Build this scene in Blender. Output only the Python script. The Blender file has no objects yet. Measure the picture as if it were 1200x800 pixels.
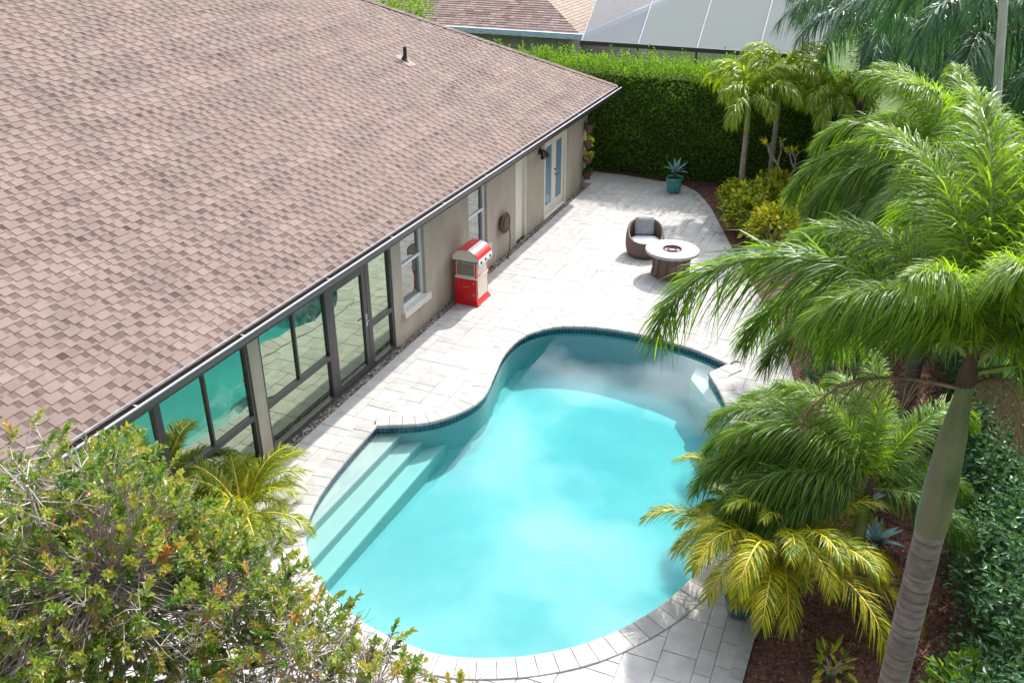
import bpy, bmesh, math, random
import numpy as np
from mathutils import Vector, Matrix
R = math.radians
sc = bpy.context.scene
COL = sc.collection

# ------------------------------------------------------------------ camera
CAMX, CAMZ, PITCH, AZ, FPX = 7.898, 7.935, 27.216, 22.745, 1050.0
cd = bpy.data.cameras.new('camera'); cd.lens = 31.5; cd.sensor_width = 36.0
cd.clip_start = 0.1; cd.clip_end = 2000
cam = bpy.data.objects.new('camera', cd); COL.objects.link(cam)
cam.location = (CAMX, 0, CAMZ); cam.rotation_euler = (R(90 - PITCH), 0, R(AZ))
sc.camera = cam

# ------------------------------------------------------------------ sky, sun, exposure
SUN_EL, SUN_AZ = 43.0, 7.0            # azimuth measured from +Y (down the garden) towards +X (pool side)
w = bpy.data.worlds.new('World'); sc.world = w; w.use_nodes = True
nt = w.node_tree; nt.nodes.clear()
sky = nt.nodes.new('ShaderNodeTexSky'); sky.sky_type = 'NISHITA'; sky.sun_disc = False
sky.sun_elevation = R(SUN_EL); sky.sun_rotation = R(SUN_AZ); sky.air_density = 1.0; sky.dust_density = 0.6
bg = nt.nodes.new('ShaderNodeBackground'); bg.inputs[1].default_value = 0.125
nt.links.new(sky.outputs[0], bg.inputs[0])
tc = nt.nodes.new('ShaderNodeTexCoord')
cn = nt.nodes.new('ShaderNodeTexNoise'); cn.inputs['Scale'].default_value = 4.2; cn.inputs['Detail'].default_value = 6
mp = nt.nodes.new('ShaderNodeMapping'); mp.inputs['Scale'].default_value = (1, 1, 1.8)
nt.links.new(tc.outputs['Generated'], mp.inputs[0]); nt.links.new(mp.outputs[0], cn.inputs['Vector'])
cr = nt.nodes.new('ShaderNodeValToRGB'); cr.color_ramp.elements[0].position = .43; cr.color_ramp.elements[1].position = .57
nt.links.new(cn.outputs['Fac'], cr.inputs[0])
cb = nt.nodes.new('ShaderNodeBackground'); cb.inputs[0].default_value = (.92, .955, 1, 1); cb.inputs[1].default_value = 1.0
sv = nt.nodes.new('ShaderNodeVectorMath'); sv.operation = 'DOT_PRODUCT'      # clouds scatter forward: brighter towards the sun
sv.inputs[1].default_value = (math.sin(R(SUN_AZ)) * math.cos(R(SUN_EL)), math.cos(R(SUN_AZ)) * math.cos(R(SUN_EL)), math.sin(R(SUN_EL)))
nt.links.new(tc.outputs['Generated'], sv.inputs[0])
mx0 = nt.nodes.new('ShaderNodeMath'); mx0.operation = 'MAXIMUM'; mx0.inputs[1].default_value = 0; nt.links.new(sv.outputs['Value'], mx0.inputs[0])
pw = nt.nodes.new('ShaderNodeMath'); pw.operation = 'POWER'; pw.inputs[1].default_value = 5; nt.links.new(mx0.outputs[0], pw.inputs[0])
ma = nt.nodes.new('ShaderNodeMath'); ma.operation = 'MULTIPLY_ADD'; ma.inputs[1].default_value = 8.5; ma.inputs[2].default_value = .6; nt.links.new(pw.outputs[0], ma.inputs[0])
nt.links.new(ma.outputs[0], cb.inputs[1])
ms = nt.nodes.new('ShaderNodeMixShader'); ow = nt.nodes.new('ShaderNodeOutputWorld')
nt.links.new(cr.outputs[0], ms.inputs[0]); nt.links.new(bg.outputs[0], ms.inputs[1]); nt.links.new(cb.outputs[0], ms.inputs[2])
nt.links.new(ms.outputs[0], ow.inputs[0])
sl = bpy.data.lights.new('sun', 'SUN'); sl.energy = 4.3; sl.angle = R(0.9); sl.color = (1, .955, .89)
so = bpy.data.objects.new('sun', sl); COL.objects.link(so)
sd_ = Vector((math.sin(R(SUN_AZ)) * math.cos(R(SUN_EL)), math.cos(R(SUN_AZ)) * math.cos(R(SUN_EL)), math.sin(R(SUN_EL))))
so.rotation_euler = (-sd_).to_track_quat('-Z', 'Y').to_euler(); so.location = (0, 30, 30)
sc.view_settings.view_transform = 'Standard'; sc.view_settings.look = 'None'
sc.view_settings.gamma = 1.0; sc.view_settings.exposure = 0.56
sc.cycles.use_denoising = True
sc.cycles.max_bounces = 10; sc.cycles.transparent_max_bounces = 16; sc.cycles.diffuse_bounces = 4
sc.cycles.sample_clamp_indirect = 8.0

# ------------------------------------------------------------------ helpers
rnd = random.Random(7)
_az, _p = R(AZ), R(PITCH)
_F = np.array([-math.sin(_az) * math.cos(_p), math.cos(_az) * math.cos(_p), -math.sin(_p)])
_Rt = np.array([math.cos(_az), math.sin(_az), 0.0])
_U = np.cross(_Rt, _F)
def px(p):                                 # size test only: which pieces show largest
    v = np.asarray(p, float) - np.array([CAMX, 0, CAMZ]); d = v @ _F
    return 600 + FPX * (v @ _Rt) / d, 400 - FPX * (v @ _U) / d, d

MATS = {}
def _nodes(name):
    m = bpy.data.materials.new(name); m.use_nodes = True; t = m.node_tree; t.nodes.clear()
    o = t.nodes.new('ShaderNodeOutputMaterial'); return m, t, o
def mat(name, cols, scale=6.0, rough=.7, bump=0.0, bscale=60.0, spec=.3, var=.25, metal=0.0, tone=False,
        trans=0.0, tcol=None, coat=0.0, det=5.0, stretch=(1, 1, 1), noise_tex='noise'):
    """cols: list of linear rgb; with tone the piece's own tone picks along the list, else noise does."""
    m, t, o = _nodes(name); N, L = t.nodes, t.links
    geo = N.new('ShaderNodeNewGeometry'); mpn = N.new('ShaderNodeMapping'); mpn.inputs['Scale'].default_value = stretch
    L.new(geo.outputs['Position'], mpn.inputs[0])
    nz = N.new('ShaderNodeTexNoise'); nz.inputs['Scale'].default_value = scale; nz.inputs['Detail'].default_value = det
    nz.inputs['Roughness'].default_value = .62
    L.new(mpn.outputs[0], nz.inputs['Vector'])
    ramp = N.new('ShaderNodeValToRGB'); els = ramp.color_ramp.elements
    n = len(cols)
    while len(els) < n: els.new(.5)
    for i, c in enumerate(cols):
        lo, hi = (0, 1) if tone else (.3, .7)
        els[i].position = lo + (hi - lo) * (i / max(1, n - 1)); els[i].color = (*c, 1)
    if tone:
        at = N.new('ShaderNodeAttribute'); at.attribute_name = 'tone'
        oi = N.new('ShaderNodeObjectInfo'); sp = N.new('ShaderNodeSeparateColor'); L.new(oi.outputs['Color'], sp.inputs[0])
        ad = N.new('ShaderNodeMath'); ad.operation = 'ADD'; L.new(at.outputs['Fac'], ad.inputs[0]); L.new(sp.outputs[0], ad.inputs[1])
        L.new(ad.outputs[0], ramp.inputs[0])
    else:
        L.new(nz.outputs['Fac'], ramp.inputs[0])
    col = ramp.outputs[0]
    if var:
        n2 = N.new('ShaderNodeTexNoise'); n2.inputs['Scale'].default_value = scale * 3.1; n2.inputs['Detail'].default_value = 6
        L.new(mpn.outputs[0], n2.inputs['Vector'])
        mr = N.new('ShaderNodeMapRange'); mr.inputs[1].default_value = .25; mr.inputs[2].default_value = .75
        mr.inputs[3].default_value = 1 - var; mr.inputs[4].default_value = 1 + var
        L.new(n2.outputs['Fac'], mr.inputs[0])
        hs = N.new('ShaderNodeHueSaturation'); L.new(col, hs.inputs['Color']); L.new(mr.outputs[0], hs.inputs['Value']); col = hs.outputs[0]
    b = N.new('ShaderNodeBsdfPrincipled'); L.new(col, b.inputs['Base Color'])
    b.inputs['Roughness'].default_value = rough; b.inputs['Metallic'].default_value = metal
    b.inputs['Specular IOR Level'].default_value = spec; b.inputs['Coat Weight'].default_value = coat
    if bump:
        n3 = N.new('ShaderNodeTexNoise'); n3.inputs['Scale'].default_value = bscale; n3.inputs['Detail'].default_value = 4
        L.new(mpn.outputs[0], n3.inputs['Vector'])
        bp = N.new('ShaderNodeBump'); bp.inputs['Strength'].default_value = bump; bp.inputs['Distance'].default_value = .02
        L.new(n3.outputs['Fac'], bp.inputs['Height']); L.new(bp.outputs[0], b.inputs['Normal'])
    if trans:
        tr = N.new('ShaderNodeBsdfTranslucent')
        mx = N.new('ShaderNodeMix'); mx.data_type = 'RGBA'; mx.blend_type = 'MULTIPLY'; mx.inputs[0].default_value = 1
        L.new(col, mx.inputs[6]); mx.inputs[7].default_value = (*(tcol or (1.6, 1.7, .7)), 1)
        L.new(mx.outputs[2], tr.inputs[0])
        mxs = N.new('ShaderNodeMixShader'); mxs.inputs[0].default_value = trans
        L.new(b.outputs[0], mxs.inputs[1]); L.new(tr.outputs[0], mxs.inputs[2]); L.new(mxs.outputs[0], o.inputs[0])
    else:
        L.new(b.outputs[0], o.inputs[0])
    MATS[name] = m; return m

ORG = {}
def finish(o, parent, kind=None, label=None, cat=None, group=None):
    COL.objects.link(o); o.color = (0, 0, 0, 1)
    if parent is not None:
        o.parent = parent; o.location = -ORG.get(parent.name, Vector((0, 0, 0)))
    if kind: o['kind'] = kind
    if label: o['label'] = label
    if cat: o['category'] = cat
    if group: o['group'] = group
    return o
def thing(name, label, cat, loc=(0, 0, 0), group=None):
    o = bpy.data.objects.new(name, None); COL.objects.link(o); o.location = loc; o.empty_display_size = .2
    o['label'] = label; o['category'] = cat
    if group: o['group'] = group
    ORG[o.name] = Vector(loc); return o

class MB:
    def __init__(s): s.v = []; s.f = []; s.t = []; s.m = []; s.tone = .5; s.mi = 0
    def face(s, *ix): s.f.append(ix); s.t.append(s.tone); s.m.append(s.mi)
    def poly(s, pts):
        n = len(s.v); s.v += [tuple(p) for p in pts]; s.face(*range(n, n + len(pts))); return s
    def box(s, a, b, skip=()):
        x0, y0, z0 = a; x1, y1, z1 = b; n = len(s.v)
        s.v += [(x0, y0, z0), (x1, y0, z0), (x1, y1, z0), (x0, y1, z0), (x0, y0, z1), (x1, y0, z1), (x1, y1, z1), (x0, y1, z1)]
        for k, q in enumerate(((0, 3, 2, 1), (4, 5, 6, 7), (0, 1, 5, 4), (1, 2, 6, 5), (2, 3, 7, 6), (3, 0, 4, 7))):
            if k not in skip: s.face(*[n + i for i in q])
        return s
    def slab(s, a, b, ch=.004):            # box with chamfered top, no bottom
        x0, y0, z0 = a; x1, y1, z1 = b; n = len(s.v); c = ch
        s.v += [(x0, y0, z0), (x1, y0, z0), (x1, y1, z0), (x0, y1, z0), (x0, y0, z1 - c), (x1, y0, z1 - c), (x1, y1, z1 - c), (x0, y1, z1 - c),
                (x0 + c, y0 + c, z1), (x1 - c, y0 + c, z1), (x1 - c, y1 - c, z1), (x0 + c, y1 - c, z1)]
        for i in range(4):
            j = (i + 1) % 4; s.face(n + i, n + j, n + 4 + j, n + 4 + i); s.face(n + 4 + i, n + 4 + j, n + 8 + j, n + 8 + i)
        s.face(n + 8, n + 9, n + 10, n + 11); return s
    def tube(s, pts, rad, seg=8, cap=True):
        pts = [Vector(p) for p in pts]; n0 = len(s.v)
        if not isinstance(rad, (list, tuple)): rad = [rad] * len(pts)
        ref = Vector((0, 0, 1)) if abs((pts[-1] - pts[0]).normalized().z) < .9 else Vector((1, 0, 0))
        for i, p in enumerate(pts):
            d = (pts[min(i + 1, len(pts) - 1)] - pts[max(i - 1, 0)]).normalized()
            a = d.cross(ref).normalized(); b = d.cross(a)
            for k in range(seg):
                an = 2 * math.pi * k / seg; s.v.append(tuple(p + (a * math.cos(an) + b * math.sin(an)) * rad[i]))
        for i in range(len(pts) - 1):
            for k in range(seg):
                k2 = (k + 1) % seg; s.face(n0 + i * seg + k, n0 + i * seg + k2, n0 + (i + 1) * seg + k2, n0 + (i + 1) * seg + k)
        if cap:
            s.face(*[n0 + k for k in range(seg)][::-1]); s.face(*[n0 + (len(pts) - 1) * seg + k for k in range(seg)])
        return s
    def lathe(s, c, prof, seg=24, tones=None, a0=0, a1=2 * math.pi, zf=None):
        n0 = len(s.v); full = abs(a1 - a0 - 2 * math.pi) < 1e-6; m = seg if full else seg + 1
        for i, (r, z) in enumerate(prof):
            for k in range(m):
                an = a0 + (a1 - a0) * k / seg
                s.v.append((c[0] + r * math.cos(an), c[1] + r * math.sin(an), c[2] + (zf(z, an) if zf else z)))
        for i in range(len(prof) - 1):
            if tones: s.tone = tones[i]
            for k in range(seg):
                k2 = (k + 1) % m; s.face(n0 + i * m + k, n0 + i * m + k2, n0 + (i + 1) * m + k2, n0 + (i + 1) * m + k)
        return s
    def build(s, name, mats, parent=None, smooth=False, kind=None, label=None, cat=None, group=None, autos=None):
        me = bpy.data.meshes.new(name); me.from_pydata(s.v, [], s.f)
        at = me.attributes.new('tone', 'FLOAT', 'FACE'); at.data.foreach_set('value', np.array(s.t, np.float32))
        for m in (mats if isinstance(mats, (list, tuple)) else [mats]): me.materials.append(MATS[m] if isinstance(m, str) else m)
        if any(s.m): me.polygons.foreach_set('material_index', np.array(s.m, np.int32))
        if smooth: me.polygons.foreach_set('use_smooth', np.ones(len(s.f), bool))
        me.update()
        return finish(bpy.data.objects.new(name, me), parent, kind, label, cat, group)

def np_mesh(name, V, Fs, tone, mats, parent=None, kind=None, label=None, cat=None, group=None, link=True, mi=None):
    """V (n,3); Fs list of (m,k) face arrays; tone: list of (m,) arrays"""
    me = bpy.data.meshes.new(name); faces = []
    for F in Fs: faces += F.tolist()
    me.from_pydata(V.tolist(), [], faces)
    at = me.attributes.new('tone', 'FLOAT', 'FACE'); at.data.foreach_set('value', np.concatenate(tone).astype(np.float32))
    for m in (mats if isinstance(mats, (list, tuple)) else [mats]): me.materials.append(MATS[m])
    if mi is not None: me.polygons.foreach_set('material_index', np.concatenate(mi).astype(np.int32))
    me.update()
    if not link: return me
    return finish(bpy.data.objects.new(name, me), parent, kind, label, cat, group)

def norm(a): return a / np.maximum(np.linalg.norm(a, axis=-1, keepdims=True), 1e-9)
def leaves(P, D, U, L, W, fine=False, fold=.25):
    """leaf blades: base P, direction D, up U, length L, width W -> verts, faces (per leaf same topology)"""
    n = len(P); D = norm(D); S = norm(np.cross(D, U)); Nn = np.cross(S, D)
    L = np.broadcast_to(np.asarray(L, float).reshape(-1, 1), (n, 1)); W = np.broadcast_to(np.asarray(W, float).reshape(-1, 1), (n, 1))
    if fine:
        T = [(0, 0, 0), (.3, .42, 1), (.68, .36, 1), (1, 0, -.6), (.68, -.36, 1), (.3, -.42, 1), (.3, 0, 0), (.68, 0, 0)]
        F = [(0, 6, 1), (6, 7, 2, 1), (7, 3, 2), (0, 5, 6), (6, 5, 4, 7), (7, 4, 3)]
    else:
        T = [(0, 0, 0), (.45, .5, 1), (1, 0, -.5), (.45, -.5, 1)]; F = [(0, 2, 1), (0, 3, 2)]
    V = np.stack([P + D * L * a + S * W * b + Nn * W * fold * c for a, b, c in T], 1).reshape(-1, 3)
    base = (np.arange(n) * len(T))[:, None]
    tri = np.array([f for f in F if len(f) == 3]); quad = np.array([f for f in F if len(f) == 4]).reshape(-1, 4) if any(len(f) == 4 for f in F) else None
    Fs = [(base[:, None] + tri[None]).reshape(-1, 3)]; reps = [len(tri)]
    if quad is not None: Fs.append((base[:, None] + quad[None]).reshape(-1, 4)); reps.append(len(quad))
    return V, Fs, reps
def leaf_obj(name, P, D, U, L, W, tone, m, parent, fine=False, kind='stuff', fold=.25):
    V, Fs, reps = leaves(P, D, U, L, W, fine, fold)
    return np_mesh(name, V, Fs, [np.repeat(tone, r) for r in reps], m, parent, kind)
def rng(seed): return np.random.default_rng(seed)
def rdirs(g, n): return norm(g.normal(size=(n, 3)))

# ------------------------------------------------------------------ materials
mat('shingle', [(.075, .054, .046), (.152, .111, .095), (.212, .157, .137), (.25, .188, .165), (.285, .222, .197)], scale=.45, rough=.92, bump=.5, bscale=260, var=.14, tone=True, spec=.15)
mat('roof_under', [(.26, .19, .175), (.36, .27, .25)], scale=3, rough=.9, spec=.1)
mat('stucco', [(.385, .325, .262), (.455, .39, .318)], scale=.9, rough=.9, bump=.35, bscale=120, var=.10, spec=.15, stretch=(1, 1, .4))
mat('stucco_trim', [(.60, .57, .50), (.68, .64, .57)], scale=3, rough=.8, var=.05)
mat('bronze', [(.055, .048, .046), (.075, .066, .063)], scale=9, rough=.42, spec=.5, var=.1)
mat('gutter_lip', [(.33, .315, .35), (.40, .385, .42)], scale=4, rough=.4, spec=.5, var=.08)
mat('flashing', [(.26, .25, .28), (.32, .31, .34)], scale=4, rough=.5)
mat('soffit', [(.10, .10, .11), (.13, .13, .14)], scale=4, rough=.7)
mat('white_frame', [(.74, .75, .76), (.82, .83, .84)], scale=4, rough=.4, spec=.4, var=.04)
mat('cream_paint', [(.66, .62, .52), (.72, .68, .58)], scale=3, rough=.5, var=.04)
mat('black_metal', [(.015, .015, .016), (.03, .028, .027)], scale=12, rough=.45, spec=.5)
mat('paver', [(.33, .312, .296), (.405, .386, .368), (.45, .43, .411), (.485, .464, .445), (.52, .499, .48)], scale=1.6, rough=.85, bump=.45, bscale=70, var=.17, tone=True, spec=.2)
mat('grout', [(.40, .38, .36), (.47, .45, .43)], scale=14, rough=.95, var=.2)
mat('plaster', [(.30, .385, .41), (.40, .435, .44), (.50, .50, .49)], scale=.42, rough=.6, var=.05, det=6)  # cyan to pale mottling paints cloud and sky reflections into the plaster colour
mat('step_plaster', [(.42, .475, .45), (.47, .51, .485)], scale=2, rough=.6, var=.03)
mat('waterline', [(.015, .03, .075), (.02, .06, .11), (.04, .12, .16)], scale=10, rough=.2, tone=True, spec=.6, var=.15)
mat('grass', [(.03, .055, .012), (.06, .10, .02), (.10, .13, .035)], scale=1.5, rough=.95, bump=.6, bscale=40)
mat('mulch', [(.09, .042, .032), (.16, .076, .058), (.24, .125, .096)], scale=18, rough=.95, bump=.8, bscale=45, var=.4)
mat('chip', [(.08, .037, .027), (.18, .085, .064), (.29, .15, .115), (.44, .28, .225)], scale=30, rough=.9, tone=True, var=.2)
mat('pebble', [(.12, .10, .09), (.30, .26, .23), (.48, .44, .40)], scale=20, rough=.8, tone=True)
mat('hedge_leaf', [(.04, .095, .016), (.07, .155, .018), (.115, .225, .018), (.20, .31, .02)], scale=5, rough=.5, spec=.35, tone=True, trans=.38, var=.2)
mat('hedge_core', [(.026, .055, .012), (.045, .08, .018)], scale=6, rough=1, var=.3)
mat('dark_leaf', [(.03, .085, .042), (.05, .13, .058), (.075, .17, .065), (.11, .21, .065)], scale=5, rough=.42, spec=.45, tone=True, trans=.2, var=.2)
mat('shrub_leaf', [(.06, .125, .03), (.11, .20, .036), (.19, .27, .05), (.31, .33, .07), (.44, .37, .09), (.42, .17, .06)], scale=9, rough=.36, spec=.6, tone=True, trans=.32, var=.25)
mat('twig', [(.30, .235, .20), (.44, .37, .33), (.56, .50, .46)], scale=14, rough=.9, tone=False)
mat('bark', [(.085, .062, .048), (.16, .125, .10)], scale=12, rough=.95, bump=.7, bscale=40, stretch=(1, 1, .35))
mat('croton_leaf', [(.05, .12, .02), (.15, .24, .025), (.45, .46, .035), (.70, .60, .06)], scale=6, rough=.45, spec=.4, tone=True, trans=.25)
mat('fox_leaf', [(.04, .11, .04), (.09, .18, .034), (.17, .27, .03), (.29, .38, .035)], scale=3, rough=.48, spec=.5, tone=True, trans=.42, var=.15, tcol=(1.7, 1.9, .5))
mat('xmas_leaf', [(.14, .24, .02), (.27, .37, .022), (.42, .48, .028)], scale=3, rough=.38, spec=.5, tone=True, trans=.35, var=.15, tcol=(1.7, 1.7, .5))
mat('areca_leaf', [(.15, .25, .015), (.32, .36, .018), (.56, .48, .025), (.70, .56, .05)], scale=3, rough=.45, spec=.4, tone=True, trans=.45, var=.15, tcol=(1.5, 1.4, .5))
mat('queen_leaf', [(.035, .105, .055), (.06, .15, .065), (.10, .20, .065)], scale=3, rough=.35, spec=.55, tone=True, trans=.25, var=.15)
mat('dead_leaf', [(.16, .10, .06), (.28, .19, .12), (.38, .29, .20)], scale=5, rough=.8, tone=True)
mat('rachis', [(.17, .22, .06), (.26, .28, .09)], scale=8, rough=.5)
mat('rachis_yellow', [(.50, .38, .05), (.62, .48, .09)], scale=8, rough=.5)
mat('palm_trunk', [(.085, .064, .058), (.195, .157, .14), (.28, .233, .207), (.245, .24, .165)], scale=4.0, rough=.88, bump=.6, bscale=60, tone=True, var=.34, stretch=(1, 1, 1.6))
mat('crownshaft', [(.085, .115, .045), (.15, .175, .08), (.20, .195, .115), (.19, .14, .09)], scale=3.5, rough=.5, spec=.35, bump=.25, bscale=25, var=.22, stretch=(1, 1, .35))
mat('leaf_base', [(.05, .03, .022), (.14, .085, .055)], scale=9, rough=.8, stretch=(1, 1, .3))
mat('green_stem', [(.22, .29, .07), (.32, .37, .11)], scale=5, rough=.5, stretch=(1, 1, .3))
mat('slim_trunk', [(.24, .20, .165), (.38, .33, .28)], scale=6, rough=.85, stretch=(1, 1, 2.5))
mat('agave_leaf', [(.13, .27, .26), (.22, .38, .37)], scale=5, rough=.5, tone=False)
mat('teal_glaze', [(.02, .23, .21), (.04, .32, .29)], scale=7, rough=.15, spec=.6, coat=.5)
mat('dark_glaze', [(.012, .07, .085), (.02, .10, .115)], scale=7, rough=.2, spec=.6, coat=.4)
mat('soil', [(.03, .02, .015), (.06, .04, .03)], scale=30, rough=1)
mat('red_paint', [(.60, .008, .012), (.68, .014, .018)], scale=5, rough=.3, spec=.5, var=.05, coat=.3)
mat('cart_cream', [(.62, .58, .48), (.70, .66, .56)], scale=6, rough=.4, var=.05)
mat('cart_white', [(.80, .79, .77), (.84, .83, .81)], scale=6, rough=.4, var=.03)
mat('cushion_grey', [(.34, .34, .37), (.40, .40, .43)], scale=14, rough=.95, bump=.2, bscale=200)
mat('cushion_white', [(.72, .71, .72), (.78, .77, .78)], scale=14, rough=.95, bump=.2, bscale=200)
mat('stone_top', [(.36, .335, .325), (.44, .415, .40)], scale=9, rough=.6)
mat('pit_glass', [(.30, .20, .26), (.55, .42, .50)], scale=60, rough=.2)
mat('terracotta', [(.13, .06, .045), (.22, .11, .08)], scale=10, rough=.8)
mat('pole_grey', [(.40, .40, .36), (.50, .49, .45)], scale=3, rough=.6, stretch=(1, 1, .2))
mat('yellow_paint', [(.62, .40, .01), (.70, .47, .02)], scale=9, rough=.5)
mat('screen_frame', [(.70, .71, .72), (.78, .79, .80)], scale=6, rough=.4)
mat('neighbour_fascia', [(.48, .60, .72), (.56, .68, .80)], scale=4, rough=.5)
mat('neighbour_wall', [(.34, .33, .31), (.40, .39, .36)], scale=2, rough=.9)
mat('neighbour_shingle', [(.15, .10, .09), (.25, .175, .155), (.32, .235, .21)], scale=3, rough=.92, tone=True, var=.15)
mat('neighbour_shingle_sunlit', [(.27, .205, .165), (.31, .235, .19), (.34, .265, .215)], scale=3, rough=.92, tone=True, var=.1)  # paler copy of the same shingles, painting the side slope as sunlit

def wicker():
    m, t, o = _nodes('wicker'); N, L = t.nodes, t.links
    tcn = N.new('ShaderNodeNewGeometry'); wv = N.new('ShaderNodeTexWave'); wv.bands_direction = 'Z'; wv.inputs['Scale'].default_value = 14; wv.inputs['Distortion'].default_value = 1.5
    L.new(tcn.outputs['Position'], wv.inputs[0]); rp = N.new('ShaderNodeValToRGB')
    rp.color_ramp.elements[0].color = (.12, .07, .055, 1); rp.color_ramp.elements[1].color = (.27, .17, .135, 1)
    L.new(wv.outputs['Fac'], rp.inputs[0]); b = N.new('ShaderNodeBsdfPrincipled'); b.inputs['Roughness'].default_value = .7
    bp = N.new('ShaderNodeBump'); bp.inputs['Strength'].default_value = .6; bp.inputs['Distance'].default_value = .01
    L.new(wv.outputs['Fac'], bp.inputs['Height']); L.new(bp.outputs[0], b.inputs['Normal'])
    L.new(rp.outputs[0], b.inputs[0]); L.new(b.outputs[0], o.inputs[0]); MATS['wicker'] = m
wicker()
def glass(name, gcol, dcol, fac, rough=.015, wav=.02):
    m, t, o = _nodes(name); N, L = t.nodes, t.links
    g = N.new('ShaderNodeBsdfGlossy'); g.inputs[0].default_value = (*gcol, 1); g.inputs['Roughness'].default_value = rough
    d = N.new('ShaderNodeBsdfDiffuse'); d.inputs[0].default_value = (*dcol, 1)
    gm = N.new('ShaderNodeNewGeometry'); nz = N.new('ShaderNodeTexNoise'); nz.inputs['Scale'].default_value = 1.6; nz.inputs['Detail'].default_value = 1
    L.new(gm.outputs['Position'], nz.inputs['Vector']); bp = N.new('ShaderNodeBump'); bp.inputs['Strength'].default_value = wav; bp.inputs['Distance'].default_value = .3
    L.new(nz.outputs['Fac'], bp.inputs['Height']); L.new(bp.outputs[0], g.inputs['Normal'])
    x = N.new('ShaderNodeMixShader'); x.inputs[0].default_value = fac
    L.new(d.outputs[0], x.inputs[1]); L.new(g.outputs[0], x.inputs[2]); L.new(x.outputs[0], o.inputs[0]); MATS[name] = m
glass('mirror_glass', (.42, .50, .38), (.02, .03, .025), .88)
glass('window_glass', (.50, .53, .52), (.03, .04, .045), .62, .02, .03)
glass('door_glass', (.42, .50, .56), (.20, .31, .40), .35, .05, .03)  # pale blue diffuse stands in for sky reflected in the panes
def water():
    m, t, o = _nodes('pool_water'); N, L = t.nodes, t.links
    fr = N.new('ShaderNodeFresnel'); fr.inputs[0].default_value = 1.33
    gm = N.new('ShaderNodeNewGeometry'); nz = N.new('ShaderNodeTexNoise'); nz.inputs['Scale'].default_value = 1.1; nz.inputs['Detail'].default_value = 0
    L.new(gm.outputs['Position'], nz.inputs['Vector']); bp = N.new('ShaderNodeBump'); bp.inputs['Strength'].default_value = .06; bp.inputs['Distance'].default_value = .05
    L.new(nz.outputs['Fac'], bp.inputs['Height'])
    tr = N.new('ShaderNodeBsdfTransparent'); g = N.new('ShaderNodeBsdfGlossy'); g.inputs['Roughness'].default_value = .02
    L.new(bp.outputs[0], g.inputs['Normal']); L.new(bp.outputs[0], fr.inputs['Normal'])
    x = N.new('ShaderNodeMixShader'); L.new(fr.outputs[0], x.inputs[0]); L.new(tr.outputs[0], x.inputs[1]); L.new(g.outputs[0], x.inputs[2])
    va = N.new('ShaderNodeVolumeAbsorption'); va.inputs[0].default_value = (.0, .90, .91, 1); va.inputs['Density'].default_value = .66
    L.new(x.outputs[0], o.inputs[0]); L.new(va.outputs[0], o.inputs['Volume']); MATS['pool_water'] = m
water()
def screen():
    m, t, o = _nodes('screen_mesh'); N, L = t.nodes, t.links
    tr = N.new('ShaderNodeBsdfTransparent'); d = N.new('ShaderNodeBsdfDiffuse'); d.inputs[0].default_value = (.44, .44, .46, 1)
    x = N.new('ShaderNodeMixShader'); x.inputs[0].default_value = .8
    L.new(tr.outputs[0], x.inputs[1]); L.new(d.outputs[0], x.inputs[2]); L.new(x.outputs[0], o.inputs[0]); MATS['screen_mesh'] = m
    m, t, o = _nodes('dark_screen'); N, L = t.nodes, t.links
    tr = N.new('ShaderNodeBsdfTransparent'); d = N.new('ShaderNodeBsdfDiffuse'); d.inputs[0].default_value = (.03, .035, .045, 1)
    x = N.new('ShaderNodeMixShader'); x.inputs[0].default_value = .6
    L.new(tr.outputs[0], x.inputs[1]); L.new(d.outputs[0], x.inputs[2]); L.new(x.outputs[0], o.inputs[0]); MATS['dark_screen'] = m
screen()

# ------------------------------------------------------------------ pool outline (plan), deck outline
def catmull(P, step=.06):
    P = [np.array(p, float) for p in P]; out = []
    for i in range(len(P) - 1):
        p0 = P[i - 1] if i else 2 * P[0] - P[1]; p1, p2 = P[i], P[i + 1]; p3 = P[i + 2] if i + 2 < len(P) else 2 * P[-1] - P[-2]
        n = max(2, int(np.linalg.norm(p2 - p1) / step))
        for k in range(n):
            t = k / n
            out.append(.5 * (2 * p1 + (p2 - p0) * t + (2 * p0 - 5 * p1 + 4 * p2 - p3) * t * t + (3 * p1 - p0 - 3 * p2 + p3) * t ** 3))
    return out
A = (1.04, 10.58); TIP = (5.99, 14.92); NOT = (5.72, 14.45)
s1 = [A, (1.77, 10.99), (2.18, 11.6), (2.27, 12.15), (2.13, 12.9), (1.99, 13.7), (2.05, 14.5), (2.47, 15.12), (3.27, 15.44), (4.15, 15.47), (5.2, 15.28), TIP]
s3 = [NOT, (6.17, 13.58), (6.5, 12.56), (6.68, 11.6), (6.78, 10.5), (6.72, 9.4), (6.47, 8.55), (6.08, 7.85), (5.6, 7.3), (4.95, 6.86), (4.2, 6.6), (3.3, 6.66), (2.6, 6.9), (2.01, 7.28), (1.55, 7.8), (1.3, 8.35), (1.16, 9.0), (1.08, 9.8), A]
POOL = np.array(catmull(s1) + catmull([TIP, NOT]) + catmull(s3))
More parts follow.
